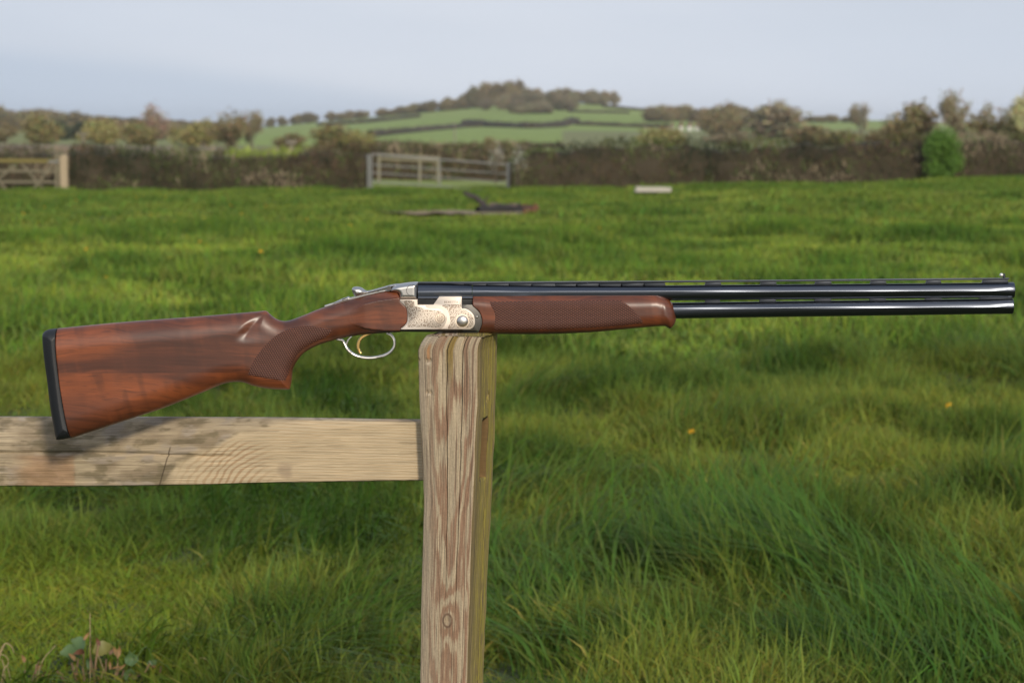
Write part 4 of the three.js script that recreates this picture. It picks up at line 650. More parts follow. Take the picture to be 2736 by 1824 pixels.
{
  const W = 256, diamond = pixelTexture(W, W, (u, v) => { const n = 8, a = Math.abs(((u + v) * n) % 1 - 0.5) * 2, b = Math.abs(((u - v + 9) * n) % 1 - 0.5) * 2, k = 255 * Math.min(a, b) ; return [k, k, k]; }, false);
  const dcol = pixelTexture(512, 512, (u, v) => { const n = 8, a = Math.abs(((u + v) * n) % 1 - 0.5) * 2, b = Math.abs(((u - v + 9) * n) % 1 - 0.5) * 2, k = sstep(0.05, 0.75, Math.min(a, b)); const g = fbm(u * 3, v * 9, 3, 3); return mix3([60, 33, 24], mix3([124, 72, 50], [98, 55, 39], g), k); });
  M.check = mat(null, 0.62, { map: dcol, bumpMap: diamond, bumpScale: 0.0006 });
}
M.rubber = mat([0.012, 0.013, 0.015], 0.5);
M.blued = pmat([0.115, 0.125, 0.15], 0.28, { metalness: 1 });
M.rib = mat([0.05, 0.055, 0.065], 0.42, { metalness: 0.8 });
M.bore = mat([0.02, 0.02, 0.02], 0.6);
M.satin = mat([0.62, 0.585, 0.55], 0.36, { metalness: 1 });
M.iron = mat([0.115, 0.108, 0.10], 0.48, { metalness: 0.75 });
M.gold = mat([0.72, 0.47, 0.17], 0.34, { metalness: 1 });
M.bead = mat([0.80, 0.78, 0.74], 0.35, { metalness: 0.6 });
M.slotBlack = mat([0.008, 0.008, 0.009], 0.5);
// engraved side of the action: 1066..1274 x 786..882 in profile pixels
const EX0 = 1066, EX1 = 1274, EY0 = 786, EY1 = 882, ES = 8;
const engUV = (x, y) => { const a = gx(EX0, EY1), b = gx(EX1, EY0); return [(x - a[0]) / (b[0] - a[0]), (y - a[1]) / (b[1] - a[1])]; };
{
  const cv = document.createElement('canvas'); cv.width = (EX1 - EX0) * ES; cv.height = (EY1 - EY0) * ES; const c = cv.getContext('2d'), R = rng(77);
  c.fillStyle = 'rgb(226,214,202)'; c.fillRect(0, 0, cv.width, cv.height);
  const P = (x, y) => [(x - EX0) * ES, (y - EY0) * ES];
  const path = pts => { c.beginPath(); pts.forEach((p, i) => { const q = P(p[0], p[1]); i ? c.lineTo(...q) : c.moveTo(...q); }); c.closePath(); };
  const field = (pts, holes, seed) => {
    const r = rng(seed); c.save(); path(smoothClosed(pts, 5)); c.fillStyle = 'rgb(166,150,136)'; c.fill(); c.lineWidth = 5; c.strokeStyle = 'rgb(128,113,100)'; c.stroke(); c.clip();
    let x0 = 1e9, x1 = 0, y0 = 1e9, y1 = 0; for (const p of pts) { x0 = Math.min(x0, p[0]); x1 = Math.max(x1, p[0]); y0 = Math.min(y0, p[1]); y1 = Math.max(y1, p[1]); }
    for (let i = 0; i < 1500; i++) { const q = P(lerp(x0, x1, r()), lerp(y0, y1, r())); c.fillStyle = r() < 0.6 ? 'rgba(132,116,102,.7)' : 'rgba(232,216,198,.6)'; c.fillRect(q[0], q[1], 5, 5); }
    const n = Math.round((x1 - x0) * (y1 - y0) / 75);
    for (let i = 0; i < n; i++) {          // acanthus scrolls: a coil with leaves along its back
      const cx = lerp(x0, x1, r()), cy = lerp(y0, y1, r()), s = 6 + r() * 6, a0 = r() * 6.28, dir = r() < 0.5 ? 1 : -1, pts2 = [];
      for (let t = 0; t <= 1; t += 0.04) { const rad = s * (1 - 0.82 * t), a = a0 + dir * t * 7.2; pts2.push(P(cx + Math.cos(a) * rad, cy + Math.sin(a) * rad)); }
      for (const [w, st] of [[22, 'rgb(98,86,76)'], [12, 'rgb(240,228,214)']]) { c.lineWidth = w; c.strokeStyle = st; c.lineCap = 'round'; c.beginPath(); pts2.forEach((q, k) => k ? c.lineTo(...q) : c.moveTo(...q)); c.stroke(); }
      for (let k = 2; k < 14; k += 3) { const [qx, qy] = pts2[k], a = Math.atan2(qy - (cy - EY0) * ES, qx - (cx - EX0) * ES); c.fillStyle = 'rgb(238,224,208)'; c.strokeStyle = 'rgb(122,107,95)'; c.lineWidth = 3; c.beginPath(); c.ellipse(qx + Math.cos(a) * 11, qy + Math.sin(a) * 11, 14, 6, a + dir * 0.7, 0, 6.3); c.fill(); c.stroke(); }
    }
    c.restore();
    for (const [hx, hy, hr] of holes) { c.fillStyle = 'rgb(230,214,196)'; c.beginPath(); c.arc(...P(hx, hy), hr * ES, 0, 6.3); c.fill(); }
  };
  field([[1082, 803], [1095, 801], [1108, 803], [1110, 815], [1124, 818], [1136, 824], [1158, 826], [1178, 829], [1170, 834], [1160, 841], [1160, 853], [1168, 860], [1180, 865], [1168, 871], [1140, 869], [1112, 870], [1091, 869], [1094, 858], [1093, 838], [1090, 822]], [], 5);
  field([[1183, 814], [1196, 811], [1230, 811], [1231, 822], [1243, 825], [1256, 833], [1264, 846], [1264, 860], [1258, 870], [1244, 872], [1216, 873], [1198, 873], [1204, 860], [1203, 842], [1197, 824]], [[1236, 854.8, 18.5]], 9);
  // lettering
  c.fillStyle = 'rgb(138,120,106)'; c.font = `bold ${Math.round(7.4 * ES)}px serif`; c.textBaseline = 'alphabetic'; const [lx, ly] = P(1187, 806.5); const tw = c.measureText('BERETTA').width; c.save(); c.translate(lx, ly); c.scale(38 * ES / tw, 1); c.fillText('BERETTA', 0, 0); c.restore();
  // trident emblem: three arrows, each through a ring, within a circle
  const [ex, ey] = P(1176.3, 847); c.fillStyle = 'rgb(232,216,198)'; c.beginPath(); c.arc(ex, ey, 14.5 * ES, 0, 6.3); c.fill(); c.strokeStyle = 'rgb(128,110,96)'; c.fillStyle = 'rgb(128,110,96)'; c.lineWidth = 9; c.beginPath(); c.arc(ex, ey, 13.6 * ES, 0, 6.3); c.stroke(); c.lineWidth = 4; c.beginPath(); c.arc(ex, ey, 12 * ES, 0, 6.3); c.stroke();
  for (const [dx, h] of [[-5.6, 0.86], [0, 1.05], [5.6, 0.86]]) { const x = ex + dx * ES, y0 = ey + 6.5 * ES - Math.abs(dx) * 2, y1 = ey - 9 * ES * h; c.lineWidth = 8; c.beginPath(); c.moveTo(x, y0); c.lineTo(x, y1); c.stroke(); c.beginPath(); c.moveTo(x - 10, y1 + 16); c.lineTo(x, y1 - 8); c.lineTo(x + 10, y1 + 16); c.closePath(); c.fill(); if (dx) { c.lineWidth = 6; c.beginPath(); c.arc(x, ey - 0.4 * ES, 3.5 * ES, 0, 6.3); c.stroke(); } }
  c.lineWidth = 8; c.beginPath(); c.arc(ex, ey + 3 * ES, 6.2 * ES, 0.25, 2.9); c.stroke(); c.lineWidth = 10; c.beginPath(); c.moveTo(ex - 6.5 * ES, ey + 6 * ES); c.lineTo(ex + 6.5 * ES, ey + 6 * ES); c.stroke();
  const t = new THREE.CanvasTexture(cv); t.colorSpace = THREE.SRGBColorSpace; t.magFilter = THREE.LinearFilter;
  M.engraved = mat([0.86, 0.85, 0.84], 0.56, { metalness: 0.75, map: t });
}
const gun = group('shotgun', GUN_O);
tag(gun, 'over-and-under shotgun with walnut stock and engraved silver action, balanced on the post', 'shotgun');
// ---- butt stock
{
  const outline = [[153, 877, 1], [284, 864], [420, 853], [556, 843], [675, 833], [700, 830.5], [712, 831], [724, 842], [738, 852], [757, 857.5], [777, 854.5], [811, 842], [845, 828], [880, 815.5], [941, 797], [987, 785.5], [1033, 776.5], [1052, 775], [1062, 780], [1068, 791], [1070, 803], [1081, 813], [1086.5, 821], [1089, 835], [1088, 855], [1081, 866], [1073, 872], [1071, 879, 1], [1071, 886, 1], [1032, 889], [964, 894.5], [918, 902], [876, 913], [849, 922], [826, 933.5], [807, 947], [792, 967], [782, 988], [779, 1014], [775, 1036], [769, 1040.5], [743, 1040], [709, 1037], [675, 1030], [655, 1022.5], [638, 1020], [617, 1021], [590, 1027.6], [539, 1048.7], [454, 1083], [386, 1106.5], [318, 1128.6], [250, 1151], [190.5, 1169.5, 1], [178.6, 1103], [167, 1035], [156.5, 950]];
  const poly = smoothClosed(outline, 4).map(p => gx(p[0], p[1])), sd = sdfGrid(poly, 0.001, 0.006);
  const roundOutline = [[63, 886, 1], ...outline.slice(1, 17), [1140, 757, 1], [1140, 884, 1], ...outline.slice(29, 53), [100, 1200, 1]];
  const sdR = sdfGrid(smoothClosed(roundOutline, 4).map(p => gx(p[0], p[1])), 0.001, 0.006);
  const toPx = x => (x + GUN_O.x) / GUN_D * FOC * 1 + CX;     // column of a profile x (depth taken as level)
  const hT = [[100, 0.0195], [300, 0.0205], [480, 0.0195], [640, 0.0175], [740, 0.0162], [860, 0.0162], [950, 0.0172], [1100, 0.018]], rT = [[100, 0.026], [500, 0.027], [660, 0.024], [760, 0.018], [860, 0.017], [960, 0.018], [1030, 0.016], [1100, 0.014]];
  // thumb hollow behind the comb nose: everything right of this arc falls away
  const arc = [[700, 829], [676, 849], [656, 868], [642, 888], [636, 903]].map(p => gx(...p));
  const hollow = (x, y) => {
    const yy = clamp(y, arc[4][1], arc[0][1]); let ax = arc[0][0]; for (let i = 1; i < arc.length; i++) if (yy <= arc[i - 1][1] && yy >= arc[i][1]) ax = lerp(arc[i - 1][0], arc[i][0], (arc[i - 1][1] - yy) / (arc[i - 1][1] - arc[i][1]));
    const d = (x - ax) / PXM, f = sstep(920, 868, 0) ; const low = sstep(arc[4][1] - 0.006, arc[3][1] + 0.004, y);
    return 0.0034 * sstep(-10, 24, d) * Math.exp(-Math.max(0, d - 20) / 48) * low;
  };
  const h = (x, y) => Math.max(0.004, table(hT, toPx(x)) - hollow(x, y)), r = (x, y) => table(rT, toPx(x));
  const bodyR = puffField(sdR, h, r, 2.1), body = (x, y, z) => Math.max(bodyR(x, y, z), sd(x, y));
  // flat side panels where the wood meets the action
  const panel = smoothClosed([[1068, 793], [1050, 795], [1010, 801], [975, 810], [950, 822], [938, 838], [936, 853], [948, 864], [975, 873], [1010, 878], [1040, 880], [1071, 880, 1], [1074, 872], [1082, 866], [1088, 855], [1089, 835], [1086, 821], [1080, 813], [1070, 803]], 5).map(p => gx(p[0], p[1])), psd = sdfGrid(panel, 0.001, 0.03);
  const pan = (x, y, z) => { const d = psd(x, y), H = 0.0186 - 0.0022 * sstep(980, 935, toPx(x)); return Math.max(d * 0.8, Math.abs(z) - H, sd(x, y)); };
  const F = (x, y, z) => { const a = body(x, y, z), b = pan(x, y, z), k = 0.0012, q = clamp(0.5 + 0.5 * (b - a) / k); return lerp(b, a, q) - k * q * (1 - q); };
  const [x0, y0, x1, y1] = sd.box;
  const stock = mesh('buttstock', net(F, [x0, y0, -0.025], [x1, y1, 0.025], 0.0014, woodUV, [0.05, 0.2]), M.wood, gun);
  // checkered grip panel, both sides
  const chk = smoothClosed([[665, 998, 1], [679, 964], [702, 930], [733, 899], [760, 882], [794, 870.5], [820, 867.5], [844, 869], [872, 875], [890, 880, 1], [872, 898], [849, 909], [822, 922], [801, 940], [783, 966], [772, 996], [764, 1014, 1], [720, 1008]], 5).map(p => gx(p[0], p[1]));
  const skinPatch = (polyPts, zOf, lift, cell, rot) => {
    const s2 = sdfGrid(polyPts, cell, cell * 3), [a0, b0, a1, b1] = s2.box, nx = Math.ceil((a1 - a0) / cell), ny = Math.ceil((b1 - b0) / cell), geos = [];
    for (const side of [1, -1]) {
      const pos = [], idx = [], uv = [], id = new Int32Array((nx + 1) * (ny + 1)).fill(-1);
      for (let j = 0; j <= ny; j++) for (let i = 0; i <= nx; i++) { let x = a0 + i * cell, y = b0 + j * cell; const d = s2(x, y); if (d > cell * 1.45) continue;
        if (d > 0) { const e = cell * 0.5, gX = s2(x + e, y) - s2(x - e, y), gY = s2(x, y + e) - s2(x, y - e), l = Math.hypot(gX, gY) || 1; x -= gX / l * d; y -= gY / l * d; }
        const z = zOf(x, y); if (!(z > 0.002)) continue; const dd = Math.max(0, -s2(x, y)); id[j * (nx + 1) + i] = pos.length / 3; pos.push(x, y, side * (z + lift * sstep(0, 0.0012, dd) + 0.0001)); uv.push((x * Math.cos(rot) - y * Math.sin(rot)) / 0.024 * 0.62, (x * Math.sin(rot) + y * Math.cos(rot)) / 0.024); }
      for (let j = 0; j < ny; j++) for (let i = 0; i < nx; i++) { const a = id[j * (nx + 1) + i], b = id[j * (nx + 1) + i + 1], c = id[(j + 1) * (nx + 1) + i], d = id[(j + 1) * (nx + 1) + i + 1]; if (a >= 0 && b >= 0 && c >= 0) side > 0 ? idx.push(a, b, c) : idx.push(a, c, b); if (b >= 0 && c >= 0 && d >= 0) side > 0 ? idx.push(b, d, c) : idx.push(b, c, d); if (a >= 0 && b >= 0 && d >= 0 && c < 0) idx.push(a, b, d); if (a >= 0 && c >= 0 && d >= 0 && b < 0) idx.push(a, d, c); }
      geos.push(geoOf(pos, idx, uv));
    }
    return geos;
  };
  const zOn = f => (x, y) => { let lo = 0, hi = 0.03; if (f(x, y, 0) > 0) return -1; for (let i = 0; i < 22; i++) { const m = (lo + hi) / 2; if (f(x, y, m) < 0) lo = m; else hi = m; } return lo; };
  for (const g of skinPatch(chk, zOn(F), 0.0003, 0.0011, 0.5)) mesh('grip_checkering', g, M.check, stock);
  // recoil pad
  const padPts = smoothClosed([[152, 877.5, 1], [132, 879], [118, 886], [113, 899], [117, 950], [126, 1018], [134, 1086], [143, 1140], [149, 1168], [157, 1174.5], [190, 1170, 1], [178, 1103], [166.4, 1035], [155.9, 950]], 5).map(p => gx(p[0], p[1]));
  const padU = smoothClosed([[172, 876, 1], [132, 879], [118, 886], [113, 899], [117, 950], [126, 1018], [134, 1086], [143, 1140], [149, 1168], [157, 1174.5], [210, 1165, 1], [196, 1103], [186, 1035], [176, 950]], 5).map(p => gx(p[0], p[1]));
  const psd2 = sdfGrid(padPts, 0.001, 0.006), pu = sdfGrid(padU, 0.001, 0.01), [q0, q1, q2, q3] = psd2.box;
  const back = puffField(pu, () => 0.0199, () => 0.017, 2.2);
  tag(mesh('recoil_pad', net((x, y, z) => Math.max(back(x, y, z), psd2(x, y)), [q0, q1, -0.024], [q2, q3, 0.024], 0.0012, [5, 5]), M.rubber, gun), 'black rubber recoil pad');
  // forend
  const fo = smoothClosed([[1264, 786, 1], [1500, 785.5], [1733, 785], [1761, 787], [1778, 793.5], [1792, 804], [1800.5, 818], [1805.6, 838], [1806, 855], [1802, 866], [1794, 876], [1788, 877.5, 1], [1780, 872], [1771, 870.5], [1733, 873], [1649, 881], [1565, 888], [1452, 892], [1340, 892], [1284, 888.5], [1276, 888, 1], [1283, 877], [1288, 863], [1288, 846], [1281, 829], [1269, 818], [1263.5, 812, 1]], 4).map(p => gx(p[0], p[1])), fsd = sdfGrid(fo, 0.001, 0.006);
  const fh = (x, y) => { const p = toPx(x); return table([[1260, 0.0192], [1320, 0.0205], [1600, 0.0205], [1740, 0.0195], [1766, 0.0186], [1776, 0.0192], [1810, 0.0180]], p); }, fr = (x, y) => table([[1260, 0.013], [1300, 0.016], [1700, 0.017], [1810, 0.015]], toPx(x));
  const fo2 = sdfGrid(smoothClosed([[1190, 786, 1], [1500, 785.5], [1733, 785], [1761, 787], [1778, 793.5], [1792, 804], [1800.5, 818], [1805.6, 838], [1806, 855], [1802, 866], [1794, 876], [1788, 877.5, 1], [1780, 872], [1771, 870.5], [1733, 873], [1649, 881], [1565, 888], [1452, 892], [1340, 892], [1190, 891, 1]], 4).map(p => gx(p[0], p[1])), 0.001, 0.006);
  const fFr = puffField(fo2, fh, fr, 2.3), fF = (x, y, z) => Math.max(fFr(x, y, z), fsd(x, y)), [f0, f1, f2, f3] = fsd.box;
  const forend = mesh('forend', net(fF, [f0, f1, -0.025], [f2, f3, 0.025], 0.0013, woodUV, [0.38, 0.63]), M.wood, gun);
  const fch = smoothClosed([[1309, 803, 1], [1450, 801], [1640, 799.5], [1656, 801.5], [1677, 812.6], [1697, 832], [1713.5, 852], [1714, 858], [1705, 861.7], [1621, 870], [1480, 876], [1321, 879, 1], [1321, 866], [1323.5, 843.5], [1320.7, 829], [1312, 812.6]], 5).map(p => gx(p[0], p[1]));
  for (const g of skinPatch(fch, zOn(fF), 0.0003, 0.0011, 0)) mesh('forend_checkering', g, M.check, forend);
}
// ---- action
{
  const cell = 0.0007;
  const body = gunPoly(smoothClosed([[1069.5, 797, 1], [1117, 797, 1], [1117, 811, 1], [1158.7, 811, 1], [1174.5, 789.6, 1], [1234.5, 789.6, 1], [1234.5, 821, 1], [1246, 822], [1258, 829], [1266.5, 840], [1269.6, 853.6], [1268.4, 864.5], [1264, 871.7], [1256, 876.5, 1], [1071.5, 877, 1], [1074, 872.4], [1082, 866.4], [1089, 855], [1090, 835], [1087.4, 821], [1082, 813], [1071, 803.4]], 6));
  const rec = mesh('receiver', plate(body, -0.0185, 0.0185, 0.0006, engUV), M.engraved, gun);
  const raised = gunPoly(smoothClosed([[1070, 797.6, 1], [1116.6, 797.6, 1], [1116.6, 811.5, 1], [1137, 811.5, 1], [1140.6, 817], [1147, 819.7], [1167, 820], [1179, 823], [1189, 830.6], [1194, 841.5], [1194.5, 848.7], [1191.4, 861], [1184, 870.5], [1171, 876.6, 1], [1072, 876.6, 1], [1074.6, 872.4], [1082.6, 866.4], [1089.6, 855], [1090.6, 835], [1088, 821], [1082.6, 813], [1071.6, 803.4]], 6));
  for (const s of [1, -1]) mesh('side_plate', plate(raised, s > 0 ? 0.0175 : -0.0198, s > 0 ? 0.0198 : -0.0175, 0.0005, engUV), M.engraved, rec);
  // rounded top of the action with the standing breech
  const top = gunPoly(smoothClosed([[1044, 776], [1047, 768], [1056, 761.5], [1066, 758.4], [1088, 755], [1106, 753.2], [1117, 753, 1], [1117, 797.4, 1], [1066, 797.4, 1], [1064, 782]], 6));
  mesh('breech_top', puff(top, 0.0187, 0.0065, cell, [5, 5], [0, 0], 3), M.satin, rec);
  // engraved oval line on the breech shield
  { const tf = puffField(sdfGrid(top, 0.0005, 0.006), () => 0.0187, () => 0.0065, 3), zs = (x, y) => { let lo = 0, hi = 0.03; for (let i = 0; i < 22; i++) { const m = (lo + hi) / 2; if (tf(x, y, m) < 0) lo = m; else hi = m; } return lo; }, v = []; for (let i = 4; i <= 33; i++) { const t = i / 40 * 6.283 + 1.1, px = 1103 + Math.cos(t) * 15.5, py = 773 + Math.sin(t) * 14.5; if (px > 1116) continue; const [x, y] = gx(px, py); v.push(new THREE.Vector3(x, y, zs(x, y))); } mesh('breech_oval', tube(v, 0.00035, 0.00035, 6), M.iron, rec); }
  mesh('floor_plate', puff(gunPoly([[1070, 866], [1275, 866], [1282, 873], [1281, 882.5], [1268, 885.5], [1150, 886.6], [1071, 885.5]]), 0.0168, 0.0055, cell, [5, 5], [0, 0], 2.2), M.iron, rec);
  for (const s of [1, -1]) {
    const dome = new THREE.SphereGeometry(1, 40, 20, 0, Math.PI * 2, 0, Math.PI / 2); dome.scale(15.6 * PXM, 0.0032, 15.6 * PXM); dome.rotateX(s * Math.PI / 2); const [x, y] = gx(1236, 854.8); dome.translate(x, y, s * 0.01845); mesh('hinge_pin', dome, M.satin, rec);
    const ball = new THREE.SphereGeometry(3.6 * PXM, 20, 14), [bx, by] = gx(1275, 843); ball.translate(bx, by, s * 0.0172); mesh('forend_pin', ball, M.satin, rec);
  }
  const iron = gunPoly(smoothClosed([[1235.5, 811, 1], [1263, 811, 1], [1264, 815], [1275, 823], [1284.7, 836.6], [1288.2, 851], [1287.6, 864.5], [1283.5, 874], [1281, 880, 1], [1235.5, 880, 1]], 6));
  mesh('forend_iron', plate(iron, -0.0172, 0.0172, 0.0006), M.iron, gun);
  // barrel block showing through the windows of the action
  mesh('barrel_block', plate(gunPoly([[1117.6, 788], [1263.5, 788], [1263.5, 815], [1117.6, 815]]), -0.0125, 0.0125, 0.0004), M.slotBlack, gun);
  { const g = []; for (const s of [1, -1]) { const c = rod([[1118, 793.4, 3.9], [1263.4, 793.4, 3.9]], 24); c.translate(0, 0, s * 0.0128); g.push(c); } for (const q of g) mesh('locking_shoulder', q, M.blued, gun); }
  // top lever, tang and safety
  const lev = gunPoly(smoothClosed([[941, 779], [940, 771.5], [945, 766.5], [956, 765.5], [967, 768.5], [978, 775.5], [992, 774.5], [1020, 767], [1046, 760], [1066, 757.5], [1062, 763], [1040, 768.5], [1010, 776], [985, 783], [962, 790.5], [950, 791], [944, 786]], 6));
  const lsd = sdfGrid(lev, 0.0005, 0.005), lx = x => (x + GUN_O.x) / GUN_D * FOC + CX;
  const lh = (x) => table([[936, 0.0085], [965, 0.0082], [982, 0.0050], [1066, 0.0085]], lx(x)), lr = (x) => table([[936, 0.0055], [970, 0.005], [990, 0.0022], [1066, 0.002]], lx(x));
  mesh('top_lever', puff(null, lh, lr, 0.0007, [5, 5], [0, 0], 2, lsd), M.satin, gun);
  mesh('tang', strap([[868, 818.2], [905, 806.8], [941, 796.2], [987, 784.4], [1030, 775.5], [1052, 772.5]], 0.0026, t => 0.007 + 0.008 * t, 0.4), M.satin, gun);
  const saf = mesh('safety_ramp', puff(gunPoly([[876, 815.5], [900, 804], [916, 796.5], [926, 793.6], [930, 791.2], [936, 794.5], [945, 795.5], [938, 799], [915, 806]]), 0.0058, 0.0016, 0.0006), M.satin, gun);
  mesh('safety_button', plate(gunPoly([[914, 798.8], [925.5, 794.2], [926.2, 796.2], [915, 801]]), -0.0062, 0.0062, 0.0003), M.slotBlack, saf);
  const [sx, sy] = gx(1040, 769.5), sc = new THREE.CylinderGeometry(0.0028, 0.0028, 0.02, 20); sc.rotateX(Math.PI / 2); sc.translate(sx, sy, 0); mesh('lever_screw', sc, M.iron, gun);
  // guard and trigger
  const guard = mesh('trigger_guard', strap([[899, 905.5], [906, 907], [914, 909], [921, 919], [929, 933.5], [945, 946.5], [964, 953.5], [987, 956], [1014, 952.5], [1037, 944], [1050, 931], [1054, 917], [1051, 904], [1044, 894.5], [1033, 889]], t => 0.0026 + 0.0006 * Math.sin(t * 3.1), t => 0.0095 - 0.003 * (t < 0.25 ? 1 - t * 4 : 0), 0.5), M.satin, gun);
  mesh('guard_spur', strap([[925, 928], [926, 918], [930, 908], [938, 899]], 0.0019, 0.007, 0.5), M.satin, guard);
  mesh('trigger', strap([[992, 889], [976, 895], [964, 904], [957.5, 917], [957, 929], [959.5, 938], [964, 943]], t => 0.0042 - 0.0016 * Math.abs(t - 0.4), t => 0.0066, 0.55), M.gold, gun);
}
// ---- barrels and ribs
{
  const up = [[1117.5, 786.5, 30.0], [1180, 786, 29.4], [1261, 785.4, 27.0]], upB = [[1262.4, 785, 25.4], [1300, 784.6, 24.6], [1400, 784.2, 23.0], [1500, 784, 21.8], [1650, 783.4, 20.8], [1810, 782.4, 20.3], [2100, 779.9, 20.2], [2450, 777.2, 20.2], [2640, 775.6, 20.4], [2690, 775.1, 21.0], [2708, 775, 21.2], [2710, 775, 20.2], [2710, 775, 17.0], [2690, 775.1, 16.9], [2400, 777.5, 16.9]];
  mesh('chamber_block', rod(up, 64), M.blued, gun);
  mesh('upper_barrel', rod(upB, 64), M.blued, gun);
  mesh('lower_barrel', rod([[1262, 833, 26], [1500, 832, 23], [1810, 829.6, 21.4], [2100, 825.6, 21.0], [2450, 821, 20.7], [2640, 818.5, 20.5], [2690, 817.8, 20.9], [2705, 817.6, 20.9], [2707, 817.6, 19.8], [2707, 817.6, 17.0], [2690, 817.8, 16.9], [2400, 821.7, 16.9]], 64), M.blued, gun);
  const ribTop = px => table([[1117, 753.4], [1300, 752.6], [1810, 749.8], [2250, 746], [2696, 742.4]], px), brl = px => table([[1117, 757], [1180, 757.5], [1262, 759.6], [1400, 761.2], [1500, 762.2], [1650, 762.6], [1810, 762.1], [2100, 759.7], [2450, 757], [2700, 753.8]], px);
  const rib = mesh('top_rib', plate(gunPoly([[1117.4, 753.4], [1300, 752.6], [1560, 751.3], [1810, 749.8], [2100, 747.4], [2400, 744.8], [2696, 742.4], [2696, 746.4], [2400, 748.8], [2100, 751.6], [1810, 754.2], [1560, 755.8], [1300, 757], [1117.4, 757.6]]), -0.0048, 0.0048, 0.0003), M.rib, gun);
  // solid web under the rear of the rib, then bridges with open vents between
  const bridge = (a, b, name = 'rib_bridge', hw = 0.003) => mesh(name, plate(gunPoly([[a, ribTop(a) + 3.6], [b, ribTop(b) + 3.6], [b + 3, brl(b) + 1.4], [a - 3, brl(a) + 1.4]]), -hw, hw, 0.0002), M.rib, rib);
  const webs = []; for (let x = 1121; x < 1780; x += 60) bridge(x, Math.min(1776, x + 60) - 0.02, 'rib_web', x < 1438 ? 0.0034 : 0.0022);
  for (const [a, b] of [[1886, 1925], [2034, 2073], [2180, 2220], [2328, 2366], [2477, 2513], [2627, 2692]]) bridge(a, b);
  const lo = px => table([[1810, 802.7], [2100, 800.1], [2450, 797.4], [2700, 796]], px), hi = px => table([[1810, 808.2], [2100, 804.6], [2450, 800.3], [2700, 796.8]], px);
  const side = (a, b) => mesh('barrel_spacer', plate(gunPoly([[a, lo(a) - 3], [b, lo(b) - 3], [b, hi(b) + 3], [a, hi(a) + 3]]), -0.0030, 0.0030, 0.0002), M.rib, gun);
  for (const [a, b] of [[1884, 1924], [2030, 2073], [2177, 2221], [2324, 2367], [2472, 2516], [2618, 2702]]) side(a, b);
  // bead
  const [x, y] = gx(2677, 734.5), s = new THREE.SphereGeometry(5.2 * PXM, 24, 16); s.translate(x, y, 0);
  const [cx2, cy2] = gx(2684, 737), c = new THREE.CylinderGeometry(3.0 * PXM, 3.6 * PXM, 13 * PXM, 16); c.translate(cx2, cy2, 0);
  const bead = mesh('bead_sight', s, M.bead, rib); mesh('bead_stem', c, M.rib, gun);
  // proof marking along the chamber
  const font = await new FontLoader().loadAsync('fonts/droid/droid_serif_regular.typeface.json');
  const tg = new TextGeometry('EXCELSIOR  H.S.A.  STEEL', { font, size: 0.0017, depth: 0.00012, curveSegments: 2 }); tg.computeBoundingBox(); const w = tg.boundingBox.max.x; tg.scale(63 * PXM / w, 1, 1); const [tx, ty] = gx(1161, 784.2); tg.translate(tx, ty, 29.55 * PXM); mesh('chamber_marking', tg, M.iron, gun);
}
